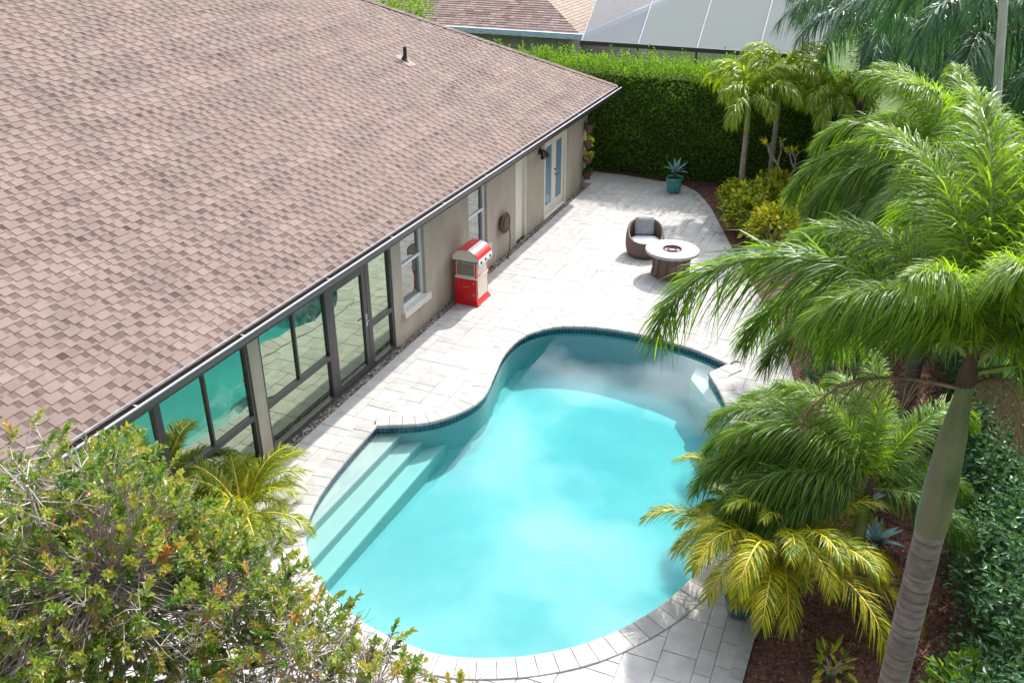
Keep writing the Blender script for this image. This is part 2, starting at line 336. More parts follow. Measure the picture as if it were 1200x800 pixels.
def seg_sd(pts, poly):
    pts = np.atleast_2d(np.asarray(pts, float)); a = poly; b = np.roll(poly, -1, 0); ab = b - a
    best = np.full(len(pts), 1e9); ins = np.zeros(len(pts), bool)
    for i in range(len(a)):
        ap = pts - a[i]; t = np.clip((ap @ ab[i]) / max(ab[i] @ ab[i], 1e-12), 0, 1)
        best = np.minimum(best, np.linalg.norm(ap - t[:, None] * ab[i], axis=1))
        c = ((a[i, 1] > pts[:, 1]) != (b[i, 1] > pts[:, 1]))
        with np.errstate(divide='ignore', invalid='ignore'):
            xx = (b[i, 0] - a[i, 0]) * (pts[:, 1] - a[i, 1]) / (b[i, 1] - a[i, 1]) + a[i, 0]
        ins ^= c & (pts[:, 0] < xx)
    return np.where(ins, -best, best)
DECK_R = catmull([(7.2, 3.6), (7.45, 6), (7.52, 8.2), (7.56, 10.2), (7.5, 12.3), (7.15, 14.8), (6.55, 16.8), (5.85, 18.6), (5.2, 20.2), (4.62, 21.7), (4.15, 22.9), (3.72, 23.95), (3.1, 25.0), (2.3, 25.62)], .15)
DECK = np.array([(.15, 3.6)] + [tuple(p) for p in DECK_R] + [(1.0, 25.72), (-.4, 25.78), (-.4, 24.55), (.15, 24.55)])

def sheet_with_hole(name, outer, hole, z, m, kind='structure'):
    bm = bmesh.new()
    for loop in (outer, hole):
        if loop is None: continue
        vs = [bm.verts.new((p[0], p[1], z)) for p in loop]
        for i in range(len(vs)): bm.edges.new((vs[i], vs[(i + 1) % len(vs)]))
    bmesh.ops.triangle_fill(bm, use_beauty=True, use_dissolve=False, edges=bm.edges)
    bmesh.ops.recalc_face_normals(bm, faces=bm.faces)
    for f in bm.faces:
        if f.normal.z < 0: f.normal_flip()
    me = bpy.data.meshes.new(name); bm.to_mesh(me); bm.free(); me.materials.append(MATS[m])
    return finish(bpy.data.objects.new(name, me), None, kind)
POOLN = POOL[::2]
def offset(poly, d):
    t = np.roll(poly, -1, 0) - np.roll(poly, 1, 0); t = t / np.linalg.norm(t, axis=1, keepdims=True)
    return poly + np.stack([-t[:, 1], t[:, 0]], 1) * d
sheet_with_hole('ground', [(-400, -300), (400, -300), (400, 600), (-400, 600)], offset(POOLN, .06), -.075, 'grass')
deck = sheet_with_hole('pool_deck', DECK, offset(POOLN, .05), -.018, 'grout')
bed_out = [(7.22, 3.4)] + [(p[0] + .01, p[1]) for p in DECK_R] + [(1.0, 25.74), (-.4, 25.8), (-.4, 27.3), (12, 27.3), (12, 3.4)]
sheet_with_hole('mulch_bed', bed_out, None, -.03, 'mulch')
sheet_with_hole('front_bed', [(-.2, -3), (12, -3), (12, 3.38), (7.2, 3.38), (7.2, 3.58), (-.2, 3.58)], None, -.034, 'mulch')

# pavers ------------------------------------------------------------
CELL = .2; X0, Y0 = .165, 3.7; NX, NY = 38, 111
gx, gy = np.meshgrid(np.arange(NX), np.arange(NY), indexing='ij')
def ok_cells():
    res = np.ones((NX, NY), bool)
    for ox in (0, 1):
        for oy in (0, 1):
            pts = np.stack([X0 + (gx + ox) * CELL, Y0 + (gy + oy) * CELL], -1).reshape(-1, 2)
            res &= ((seg_sd(pts, POOLN) > .04) & (seg_sd(pts, DECK) < -.01)).reshape(NX, NY)
    return res
okc = ok_cells(); used = ~okc; pav = []
order = [(2, 2), (2, 1), (1, 2), (3, 2), (2, 3), (1, 1)]
prng = random.Random(3)
for j in range(NY):
    for i in range(NX):
        if used[i, j]: continue
        opts = order[:]; prng.shuffle(opts); opts.sort(key=lambda q: (q == (1, 1)) + prng.random() * .9)
        for (a, b) in opts + [(1, 1)]:
            if i + a <= NX and j + b <= NY and not used[i:i + a, j:j + b].any():
                used[i:i + a, j:j + b] = True; pav.append((X0 + i * CELL, Y0 + j * CELL, a * CELL, b * CELL)); break
# unit paver meshes by size, shared between alike pavers
unit = {}
def unit_paver(a, b):
    k = (round(a, 2), round(b, 2))
    if k not in unit:
        mb = MB(); mb.tone = 0; mb.slab((.0025, .0025, -.03), (a - .0025, b - .0025, 0)); me_o = mb.build('paver', 'paver', deck)
        unit[k] = me_o.data; bpy.data.objects.remove(me_o)
    return unit[k]
score = []
for q, (x, y, a, b) in enumerate(pav):
    u, v, d = px((x + a / 2, y + b / 2, 0)); s = a * b / (d * d) if (5 < u < 1195 and 5 < v < 795 and not (u < 330 and v > 560) and u < 920) else 0
    score.append((s, q))
top = set(q for s, q in sorted(score, reverse=True)[:290])
field = MB()
for q, (x, y, a, b) in enumerate(pav):
    dz = prng.uniform(-.002, .0035); tn = min(1, max(0, prng.gauss(.62, .13)))
    if q in top:
        o = bpy.data.objects.new('paver', unit_paver(a, b)); COL.objects.link(o); o.parent = deck; o.location = (x, y, dz)
        o.rotation_euler = (prng.gauss(0, .002), prng.gauss(0, .002), 0); o.color = (tn, 0, 0, 1)
    else:
        field.tone = tn; field.slab((x + .0025, y + .0025, -.03), (x + a - .0025, y + b - .0025, dz))
# edge strip of cut pavers along the curved border
for i in range(0, len(DECK_R) - 1):
    p, q = np.array(DECK_R[i]), np.array(DECK_R[i + 1]); t = q - p; l = np.linalg.norm(t); t = t / l; n = np.array([-t[1], t[0]])
    field.tone = min(1, max(0, prng.gauss(.45, .2)))
    a0, a1 = p + t * .003, q - t * .003; b0, b1 = a0 + n * .16, a1 + n * .16
    zt = .006
    field.poly([(*a0, zt), (*a1, zt), (*b1, zt), (*b0, zt)]); field.poly([(*a1, zt), (*a0, zt), (*a0, -.05), (*a1, -.05)])
    field.poly([(*b0, zt), (*b1, zt), (*b1, -.03), (*b0, -.03)])
field.build('paver_field', 'paver', deck, kind='stuff')

# pool --------------------------------------------------------------
pool = thing('swimming_pool', 'freeform swimming pool with white plaster, entry steps and stone coping', 'pool', (4, 11, 0))
WL = -.095
def floor_z(x, y):
    s = np.clip((y - 7.0) / 6.5, 0, 1)
    return -.70 - .20 * s * s * (3 - 2 * s) - .08 * np.clip((x - 2) / 4, 0, 1)
gx2 = np.arange(.6, 7.4, .1); gy2 = np.arange(6.2, 16.0, .1)
GX, GY = np.meshgrid(gx2, gy2, indexing='ij'); pts = np.stack([GX, GY], -1).reshape(-1, 2)
d = -seg_sd(pts, POOLN); r = .22
zf = floor_z(pts[:, 0], pts[:, 1]); dd = np.clip(d, 0, r); zf = np.where(d < r, zf + r - np.sqrt(np.maximum(r * r - (r - dd) ** 2, 0)), zf)
V = np.concatenate([pts, zf[:, None]], 1); nxx, nyy = len(gx2), len(gy2)
ii, jj = np.meshgrid(np.arange(nxx - 1), np.arange(nyy - 1), indexing='ij'); b0 = (ii * nyy + jj).ravel()
keep = (d.reshape(nxx, nyy)[:-1, :-1].ravel() > -.35)
Fq = np.stack([b0, b0 + nyy, b0 + nyy + 1, b0 + 1], 1)[keep]
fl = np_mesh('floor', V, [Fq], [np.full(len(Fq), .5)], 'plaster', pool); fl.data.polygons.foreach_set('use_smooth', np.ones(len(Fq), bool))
wl = MB()
for i in range(len(POOL)):
    p, q = POOL[i], POOL[(i + 1) % len(POOL)]; wl.poly([(*p, -.03), (*q, -.03), (*q, -1.7), (*p, -1.7)])
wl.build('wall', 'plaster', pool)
def step(name, xa, xb, z, ya=6.9, yb=11.35):
    mb = MB(); n = 10; c = .03
    prof = [(xa, z), (xb - c, z), (xb - c * .3, z - c * .3), (xb, z - c), (xb, z - 1.2)]
    for a, b in zip(prof, prof[1:]): mb.poly([(a[0], ya, a[1]), (b[0], ya, b[1]), (b[0], yb, b[1]), (a[0], yb, a[1])])
    return mb.build(name, 'step_plaster', pool)
step('step', .7, 1.39, -.19); step('step', 1.2, 1.69, -.34); step('step', 1.5, 1.98, -.50)
mb = MB(); sp = [(5.36, 14.66), (5.82, 13.98), (6.35, 13.9), (6.4, 15.1), (5.36, 15.4)]; n = len(sp)     # seat in the far corner
mb.v = [(*p, -.30) for p in sp] + [(*p, -1.3) for p in sp]; mb.face(*range(n))
for i in range(n): mb.face(n + i, n + (i + 1) % n, (i + 1) % n, i)
mb.build('step', 'step_plaster', pool)
# water: one closed body of water
wm = MB(); OW = offset(POOL, .015); n = len(OW)
wm.v = [(*p, WL) for p in OW] + [(*p, -1.65) for p in OW]
wm.face(*range(n - 1, -1, -1)); wm.face(*range(n, 2 * n))
for i in range(n): wm.face(i, (i + 1) % n, n + (i + 1) % n, n + i)
wo = wm.build('pool_water', 'pool_water', None, kind='structure')
bm = bmesh.new(); bm.from_mesh(wo.data); bmesh.ops.recalc_face_normals(bm, faces=bm.faces); bm.to_mesh(wo.data); bm.free()
# resample outline for coping stones and tiles
def resample(poly, step):
    P = np.vstack([poly, poly[:1]]); l = np.concatenate([[0], np.cumsum(np.linalg.norm(np.diff(P, axis=0), axis=1))])
    n = int(l[-1] / step); s = np.linspace(0, l[-1], n, endpoint=False)
    return np.stack([np.interp(s, l, P[:, 0]), np.interp(s, l, P[:, 1])], 1)
def open_runs():                           # three runs between the sharp corners
    k1 = int(np.argmin(np.linalg.norm(POOL - TIP, axis=1))); k2 = int(np.argmin(np.linalg.norm(POOL - NOT, axis=1)))
    return [POOL[:k1 + 1], POOL[k1:k2 + 1], np.vstack([POOL[k2:], POOL[:1]])]
for run in open_runs():
    l = np.concatenate([[0], np.cumsum(np.linalg.norm(np.diff(run, axis=0), axis=1))]); n = max(2, round(l[-1] / .22))
    s = np.linspace(0, l[-1], n + 1); Q = np.stack([np.interp(s, l, run[:, 0]), np.interp(s, l, run[:, 1])], 1)
    tg = np.gradient(Q, axis=0); tg /= np.linalg.norm(tg, axis=1, keepdims=True); nm = np.stack([-tg[:, 1], tg[:, 0]], 1)
    for i in range(n):
        mb = MB(); e = .004
        p, q = Q[i] + tg[i] * e, Q[i + 1] - tg[i + 1] * e; na, nb = nm[i], nm[i + 1]; h = prng.uniform(.016, .022)
        prof = [(.29, -.03), (.29, h - .006), (.284, h), (-.012, h), (-.026, h - .012), (-.03, h - .03), (-.026, h - .055), (0.02, h - .065)]
        mb.tone = 0
        for (o0, z0), (o1, z1) in zip(prof, prof[1:]):
            mb.poly([(*(p + na * o0), z0), (*(q + nb * o0), z0), (*(q + nb * o1), z1), (*(p + na * o1), z1)])
        mb.poly([(*(p + na * a), z) for a, z in prof]); mb.poly([(*(q + nb * a), z) for a, z in prof][::-1])
        mb.t = [0.0] * len(mb.f)
        o = mb.build('coping_stone', 'paver', pool); o.color = (min(1, max(0, prng.gauss(.42, .17))), 0, 0, 1)
tiles = MB(); Q = resample(POOL, .075); tq = np.roll(Q, -1, 0) - np.roll(Q, 1, 0); tq /= np.linalg.norm(tq, axis=1, keepdims=True); nq = np.stack([-tq[:, 1], tq[:, 0]], 1)
for i in range(len(Q)):
    p, q = Q[i], Q[(i + 1) % len(Q)]; t = (q - p) / max(1e-6, np.linalg.norm(q - p)); p, q = p + t * .003, q - t * .003; p2, q2 = p - nq[i] * .008, q - nq[(i + 1) % len(Q)] * .008
    for z0, z1 in ((-.05, -.098), (-.103, -.155)):
        tiles.tone = prng.random()
        tiles.poly([(*p2, z0), (*q2, z0), (*q2, z1), (*p2, z1)])
tiles.build('waterline_tiles', 'waterline', pool, kind='stuff')

# pebble strip at the wall ----------------------------------------------
pb = MB(); pr = random.Random(5)
for k in range(2300):
    y = pr.uniform(9.3, 24.4); x = pr.uniform(.01, .15); r = pr.uniform(.012, .032); z = -.02 + pr.uniform(0, .02); n = len(pb.v); pb.tone = pr.random()
    for dx, dy, dz in ((1, 0, 0), (.2, 1, 0), (-1, .1, 0), (-.1, -1, 0), (0, 0, .75), (0, 0, -.6)):
        pb.v.append((x + dx * r * pr.uniform(.7, 1.2), y + dy * r * pr.uniform(.7, 1.3), z + dz * r))
    for a, b in ((0, 1), (1, 2), (2, 3), (3, 0)): pb.face(n + a, n + b, n + 4); pb.face(n + b, n + a, n + 5)
pb.build('pebbles', 'pebble', None, kind='stuff', label='grey and brown pebbles along the foot of the house wall', cat='pebbles')
mbp = MB(); mbp.poly([(0, 3.6, -.02), (.15, 3.6, -.02), (.15, 24.55, -.02), (0, 24.55, -.02)]); mbp.build('drip_edge', 'mulch', None, kind='structure')

# ------------------------------------------------------------------ house
house = thing('house', 'single storey tan stucco house with brown shingle hip roof beside the pool', 'house', (-6, 12, 0))
SL = .52; EX, EZ = .62, 2.72; YA, YB = -6.0, 25.12; RX = -6.2; WY0, WY1 = -5.4, 24.4
RW = EX - RX; RZ = EZ + SL * RW; CS = math.hypot(1, SL)
opens = [(5.3, 9.03, -.02, 2.42), (9.27, 13.15, -.02, 2.42), (13.5, 14.42, .60, 2.25), (16.45, 17.40, .60, 2.25), (19.03, 19.72, -.02, 2.08), (20.93, 22.60, -.02, 2.12)]
wm = MB(); TH = .22; y = WY0
for (a, b, z0, z1) in opens:
    wm.box((-TH, y, -.08), (0, a, 2.6))
    if z0 > 0: wm.box((-TH, a, -.08), (0, b, z0))
    wm.box((-TH, a, z1), (0, b, 2.6)); y = b
wm.box((-TH, y, -.08), (0, WY1, 2.6))
wm.box((-13.0, WY1 - TH, -.08), (-TH, WY1, 2.6)); wm.box((-13.0, WY0, -.08), (-TH, WY0 + TH, 2.6)); wm.box((-13.2, WY0, -.08), (-13.0, WY1, 2.6))
wm.box((-.9, 13.15, -.08), (-.75, 24, 2.6)); wm.box((-3.5, 4.6, -.08), (-3.4, 13.1, 2.6))
wm.build('wall', 'stucco', house)
# roof body
BX = RX - RW
rm = MB()
rm.poly([(EX, YA, EZ), (EX, YB, EZ), (RX, YB - RW, RZ), (RX, YA + RW, RZ)]); rm.poly([(BX, YB, EZ), (BX, YA, EZ), (RX, YA + RW, RZ), (RX, YB - RW, RZ)])
rm.poly([(EX, YB, EZ), (BX, YB, EZ), (RX, YB - RW, RZ)]); rm.poly([(BX, YA, EZ), (EX, YA, EZ), (RX, YA + RW, RZ)])
rm.poly([(EX, YA, EZ), (BX, YA, EZ), (BX, YA, EZ - .03), (EX, YA, EZ - .03)]); rm.poly([(EX, YB, EZ - .03), (BX, YB, EZ - .03), (BX, YB, EZ), (EX, YB, EZ)])
rm.poly([(EX, YA, EZ - .03), (EX, YB, EZ - .03), (EX, YB, EZ), (EX, YA, EZ)])
roof = rm.build('roof', 'roof_under', house)
# shingles: exposed courses 127 mm, laminated tabs of uneven width on the pool side slope
ux, uz = -1 / CS, SL / CS; nxn, nzn = SL / CS, 1 / CS
def rp(v, h, y): return (EX + ux * v + nxn * h, y, EZ + uz * v + nzn * h)
EXPO = .127; NC = int(RW * CS / EXPO); sr = random.Random(11)
base = MB(); tabs = []
for k in range(NC + 1):
    v0 = k * EXPO - .02; v1 = v0 + EXPO + .012
    t0, t1 = max(0, v0) / CS, max(0, v1) / CS
    lo0, hi0, lo1, hi1 = YA + t0, YB - t0, YA + t1, YB - t1
    if hi1 <= lo1: break
    y = YA - sr.random() * .3; tabon = True; course = sr.gauss(0, .05); patch = 0
    while y < hi0:
        wdt = sr.choice((.10, .13, .15, .19)) if tabon else sr.choice((.07, .085, .11))
        if sr.random() < .1: patch = sr.gauss(0, .14)
        tn = min(1, max(.3, .66 + course * .5 + patch * .45 + sr.gauss(0, .05)))
        ya, yb = y, y + wdt
        cl = lambda q, lo, hi: min(max(q, lo), hi)
        if yb > lo0:
            hb, ht = (.012, .004) if tabon else (.005, .002)
            A0, B0, A1, B1 = cl(ya, lo0, hi0), cl(yb, lo0, hi0), cl(ya, lo1, hi1), cl(yb, lo1, hi1)
            inner = (A0 == A1 and B0 == B1)
            if tabon: tabs.append((v0, v1, A0, B0, A1, B1, tn, inner))
            else:
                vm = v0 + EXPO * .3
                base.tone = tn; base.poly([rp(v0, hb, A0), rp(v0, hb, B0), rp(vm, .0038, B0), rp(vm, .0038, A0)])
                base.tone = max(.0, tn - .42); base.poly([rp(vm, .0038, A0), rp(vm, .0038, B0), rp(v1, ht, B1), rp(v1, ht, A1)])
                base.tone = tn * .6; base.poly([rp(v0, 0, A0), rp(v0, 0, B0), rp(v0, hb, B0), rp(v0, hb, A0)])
        y = yb; tabon = not tabon if sr.random() < .97 else tabon
def tabgeo(mb, P, tn):                        # P: 4 corners at deck level lower-left, lower-right, upper-right, upper-left with heights
    mb.tone = tn
    n = len(mb.v); mb.v += P; mb.face(n, n + 1, n + 2, n + 3); mb.face(n + 4, n + 5, n + 1, n); mb.face(n + 5, n + 6, n + 2, n + 1); mb.face(n + 7, n + 4, n, n + 3)
sc_t = []
for q, (v0, v1, A0, B0, A1, B1, tn, inner) in enumerate(tabs):
    c = rp((v0 + v1) / 2, 0, (A0 + B0) / 2); u, v, dd = px(c)
    s = (B0 - A0) / dd ** 2 if (inner and B0 - A0 > .1 and 8 < u < 1190 and 5 < v and dd > 0 and not (v > 420 and u < 60) and v < 470 - max(0, 0)) else 0
    sc_t.append((s, q))
topt = set(q for s, q in sorted(sc_t, reverse=True)[:295])
mu = MB(); tl = EXPO + .012
tabgeo(mu, [(0, 0, .012), (0, 1, .012), (-tl, 1, .004), (-tl, 0, .004), (0, 0, 0), (0, 1, 0), (-tl, 1, 0), (-tl, 0, 0)], 0.0)
uo = mu.build('shingle', 'shingle', roof); tabmesh = uo.data; bpy.data.objects.remove(uo)
tilt = math.atan(SL)
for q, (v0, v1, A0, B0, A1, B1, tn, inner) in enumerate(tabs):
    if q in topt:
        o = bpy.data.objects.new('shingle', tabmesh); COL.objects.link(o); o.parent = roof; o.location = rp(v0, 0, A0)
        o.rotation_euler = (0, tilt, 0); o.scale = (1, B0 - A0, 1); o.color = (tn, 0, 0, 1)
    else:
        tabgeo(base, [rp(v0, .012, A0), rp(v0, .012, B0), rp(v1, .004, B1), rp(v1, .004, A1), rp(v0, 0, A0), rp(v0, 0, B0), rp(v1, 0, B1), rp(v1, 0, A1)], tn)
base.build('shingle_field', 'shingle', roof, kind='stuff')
caps = MB(); n = int(RW * 1.5 / .17)
for k in range(n):                            # hip caps
    t = RW * k / n; t2 = RW * (k + 1.15) / n; caps.tone = sr.uniform(.4, .85)
    for (xa, ya), sg in (((EX, YB), 1),):
        def hp(t, dx, dy, h): return (EX - t + dx, YB - t + dy, EZ + SL * t + h)
        a = [hp(t, .0, -.15, .028 - .0), hp(t, 0, 0, .05), hp(t, -.15, 0, .028)]; b = [hp(t2, 0, -.15, .02), hp(t2, 0, 0, .036), hp(t2, -.15, 0, .02)]
        # drop the wings onto their slopes
        a[0] = (a[0][0], a[0][1], EZ + SL * t + .03); a[2] = (a[2][0], a[2][1], EZ + SL * t + .03)
        b[0] = (b[0][0], b[0][1], EZ + SL * t2 + .022); b[2] = (b[2][0], b[2][1], EZ + SL * t2 + .022)
        caps.poly([a[0], a[1], b[1], b[0]]); caps.poly([a[1], a[2], b[2], b[1]]); caps.poly([a[0], (a[0][0], a[0][1], a[0][2] - .025), (a[2][0], a[2][1], a[2][2] - .025), a[2], a[1]])
caps.build('hip_caps', 'shingle', roof, kind='stuff')
# eave: soffit, fascia, gutter
mb = MB(); mb.box((-.001 + .002, WY0 - .6, 2.5), (EX - .03, YB - .02, 2.55)); mb.box((-13.6, WY1 + .002, 2.5), (.001, YB - .02, 2.55)); mb.build('soffit', 'soffit', house)
mb = MB(); mb.box((EX - .028, YA, 2.49), (EX - .004, YB, 2.688)); mb.box((BX, YB - .018, 2.49), (EX - .03, YB + .004, 2.688)); mb.build('fascia', 'bronze', house)
g0 = EX
gut = MB()
prof = [(g0, 2.70), (g0, 2.585), (g0 + .085, 2.585), (g0 + .115, 2.65), (g0 + .125, 2.695), (g0 + .105, 2.697), (g0 + .10, 2.655), (g0 + .075, 2.60), (g0 + .012, 2.60), (g0 + .012, 2.70)]
n = len(prof); gut.v = [(x, YA, z) for x, z in prof] + [(x, YB + .02, z) for x, z in prof]
for i in range(n): gut.face(i, (i + 1) % n, n + (i + 1) % n, n + i)
gut.face(*range(n)); gut.face(*range(2 * n - 1, n - 1, -1))
gutter = gut.build('gutter', 'bronze', house)
mb = MB(); mb.box((g0 + .098, YA, 2.6975), (g0 + .130, YB + .02, 2.712)); mb.build('gutter_lip', 'gutter_lip', gutter)  # pale strip paints the sunlit sky's reflection along the bronze lip
mb = MB(); mb.box((g0 - .01, YA, 2.728), (g0 + .014, YB, 2.738)); mb.build('drip_flashing', 'flashing', gutter)
for yy in (6.3, 8.2, 10.2, 12.1, 14.0, 15.9, 17.8, 19.7, 21.6, 23.5):
    mb = MB(); mb.box((g0 + .014, yy, 2.69), (g0 + .097, yy + .025, 2.696)); mb.build('gutter_hanger', 'gutter_lip', gutter)
# vent pipe on the roof
vp = Vector((-2.41, 18.35, EZ + SL * (EX + 2.41)))
vent = thing('vent_pipe', 'small black plumbing vent pipe standing on the shingle roof', 'vent pipe', tuple(vp))
MB().tube([vp + Vector((0, 0, -.05)), vp + Vector((0, 0, .32))], .042, 12).build('pipe', 'black_metal', vent)
mb = MB(); mb.lathe(tuple(vp), [(.09, .0), (.08, .03), (.05, .08), (.044, .09)], 14, zf=lambda z, a: z - SL * .09 * math.cos(a)); mb.build('boot', 'black_metal', vent)
mb = MB(); mb.poly([(vp.x + a, vp.y + b, vp.z - SL * a + .022) for a, b in ((.2, -.16), (.2, .16), (-.2, .16), (-.2, -.16))]); mb.build('flashing', 'roof_under', vent)

# lanai glazing ------------------------------------------------------
XG = -.07
def bar(par, name, a, b, m='bronze'): return MB().box(a, b).build(name, m, par)
def glazed_bay(y0, y1, mull, rail, label=None):
    """a frame of dark bronze members with panes between; parts of the house"""
    fr = MB(); z0, z1 = .0, 2.42; fw = .055
    fr.box((XG - .05, y0, z0), (XG + .05, y0 + fw, z1)); fr.box((XG - .05, y1 - fw, z0), (XG + .05, y1, z1))
    fr.box((XG - .049, y0 + fw, z1 - .09), (XG + .049, y1 - fw, z1)); fr.box((XG - .049, y0 + fw, z0), (XG + .06, y1 - fw, z0 + .07))
    if rail: fr.box((XG - .048, y0 + fw, rail - .045), (XG + .048, y1 - fw, rail + .045))
    for m_ in mull: fr.box((XG - .04, m_ - .018, (rail or 0) + .045), (XG + .04, m_ + .018, z1 - .09))
    w_ = fr.build('window', 'bronze', house)
    ys = [y0 + fw] + [q for m_ in mull for q in (m_ - .018, m_ + .018)] + [y1 - fw]
    for a, b in zip(ys[::2], ys[1::2]): bar(w_, 'pane', (XG - .006, a - .01, (rail or .07) + .04), (XG + .006, b + .01, z1 - .08), 'mirror_glass')
    if rail: bar(w_, 'pane', (XG - .006, y0 + fw - .01, .06), (XG + .006, y1 - fw + .01, rail - .04), 'mirror_glass')
    return w_
glazed_bay(5.3, 7.22, [6.3], .82)
glazed_bay(7.223, 9.03, [8.12], .82)
glazed_bay(9.27, 11.08, [10.18], .82)
glazed_bay(12.34, 13.15, [], .82)
# screen door bay
dr = MB()
for a, b in ((11.083, 11.15), (12.27, 12.337)): dr.box((XG - .05, a, 0), (XG + .05, b, 2.42))
dr.box((XG - .049, 11.15, 2.02), (XG + .049, 12.27, 2.09)); dr.box((XG - .049, 11.15, 2.36), (XG + .049, 12.27, 2.42))
df = dr.build('door_frame', 'bronze', house)
bar(df, 'transom_pane', (XG - .006, 11.14, 2.08), (XG + .006, 12.28, 2.37), 'mirror_glass')
dm = MB(); a, b = 11.155, 12.265
dm.box((XG - .02, a, .02), (XG + .045, a + .11, 2.015)); dm.box((XG - .02, b - .11, .02), (XG + .045, b, 2.015)); dm.box((XG - .019, a + .11, 1.9), (XG + .044, b - .11, 2.015)); dm.box((XG - .019, a + .11, .02), (XG + .044, b - .11, .14))
door = dm.build('door', 'bronze', house)
bar(door, 'pane', (XG + .004, a + .1, .13), (XG + .014, b - .1, 1.91), 'mirror_glass')
mb = MB(); mb.box((XG + .046, b - .09, .88), (XG + .056, b - .03, 1.12)); mb.tube([(XG + .05, b - .06, 1.0), (XG + .10, b - .06, 1.0), (XG + .10, b - .16, 1.0)], .011, 8); mb.build('handle', 'gutter_lip', door)
mb = MB(); mb.box((XG - .1, 5.25, -.02), (.045, 13.2, -.002)); mb.build('threshold', 'bronze', house)
# white single hung windows
def hung(y0, y1, z0, z1, zm):
    fr = MB(); x0, x1 = -.14, -.07; f = .045
    fr.box((x0, y0, z0), (x1, y0 + f, z1)); fr.box((x0, y1 - f, z0), (x1, y1, z1)); fr.box((x0, y0 + f, z1 - f), (x1 - .001, y1 - f, z1)); fr.box((x0, y0 + f, z0), (x1 - .001, y1 - f, z0 + f)); fr.box((x0, y0 + f, zm - .022), (x1 - .002, y1 - f, zm + .022))
    w_ = fr.build('window', 'white_frame', house)
    bar(w_, 'pane', (-.115, y0 + f - .01, zm + .012), (-.105, y1 - f + .01, z1 - f + .01), 'window_glass'); bar(w_, 'pane', (-.125, y0 + f - .01, z0 + f - .01), (-.115, y1 - f + .01, zm - .012), 'window_glass')
    mb = MB(); mb.box((-.13, y0 + .002, z0 - .002), (-.001, y1 - .002, z0 + .012)); mb.box((.0, y0 - .06, z0 - .115), (.07, y1 + .09, z0 + .012)); mb.build('sill', 'stucco_trim', w_)
hung(13.5, 14.42, .60, 2.25, 1.47); hung(16.45, 17.40, .60, 2.25, 1.44)
# narrow cream door in a reveal
bar(house, 'narrow_door', (-.12, 19.06, 0), (-.06, 19.69, 2.06), 'cream_paint')
fr = MB(); fr.box((-.059, 19.03, 0), (.012, 19.075, 2.08)); fr.box((-.059, 19.675, 0), (.012, 19.72, 2.08)); fr.box((-.058, 19.075, 2.03), (.011, 19.675, 2.08)); fr.build('door_trim', 'cream_paint', house)
# french doors
fr = MB(); fr.box((-.1, 20.93, 0), (.02, 21.0, 2.12)); fr.box((-.1, 22.53, 0), (.02, 22.60, 2.12)); fr.box((-.099, 21.0, 2.05), (.019, 22.53, 2.12)); fr.box((-.1, 21.0, 0), (.03, 22.53, .03))
ff = fr.build('french_door_frame', 'cream_paint', house)
for k, (a, b) in enumerate(((21.003, 21.762), (21.768, 22.527))):
    dm = MB(); dm.box((-.075, a, .032), (-.03, a + .15, 2.045)); dm.box((-.075, b - .15, .032), (-.03, b, 2.045)); dm.box((-.074, a + .15, 1.87), (-.031, b - .15, 2.045)); dm.box((-.074, a + .15, .032), (-.031, b - .15, .30))
    dl = dm.build('french_door', 'cream_paint', house)
    bar(dl, 'pane', (-.056, a + .14, .29), (-.048, b - .14, 1.88), 'door_glass')
    if k == 1:
        mb = MB(); mb.tube([(-.03, a + .06, 1.0), (.025, a + .06, 1.0), (.025, a + .15, 1.0)], .012, 8); mb.tube([(-.03, a + .06, 1.14), (0, a + .06, 1.14)], .025, 10); mb.build('handle', 'black_metal', dl)
# security lamp on the wall
lamp = thing('wall_lamp', 'black twin headed wall lamp beside the french doors', 'lamp', (0, 20.6, 1.9))
MB().box((0.001, 20.53, 1.86), (.03, 20.67, 2.0)).build('back_plate', 'black_metal', lamp)
for s in (-1, 1):
    MB().tube([(.03, 20.6 + s * .03, 1.93), (.09, 20.6 + s * .08, 1.93), (.13, 20.6 + s * .12, 1.88), (.17, 20.6 + s * .15, 1.78)], [.02, .035, .05, .065], 12).build('lamp_head', 'black_metal', lamp)
# hose reel
reel = thing('hose_reel', 'dark garden hose coiled on a wall reel beside the narrow cream door', 'hose reel', (0.05, 18.2, .85))
MB().box((.001, 18.12, .70), (.04, 18.28, 1.0)).build('bracket', 'black_metal', reel)
MB().tube([(.04, 18.2, .85), (.13, 18.2, .85)], .12, 20).build('drum', 'black_metal', reel)
for xx in (.041, .13):
    mb = MB(); mb.tube([(xx, 18.2, .85), (xx + .010, 18.2, .85)], .16, 24); mb.build('flange', 'black_metal', reel)
mb = MB(); pts = []
for k in range(170):
    a = k * .3; pts.append((.066 + .055 * abs((k / 24) % 2 - 1), 18.2 + math.cos(a) * (.15 + .0006 * k), .85 + math.sin(a) * (.15 + .0006 * k)))
pts += [(.13, 18.40, .6), (.14, 18.40, .35), (.13, 18.36, .12), (.16, 18.25, .02), (.22, 18.1, .012)]
mb.tube(pts, .013, 6); mb.build('hose', 'terracotta', reel)
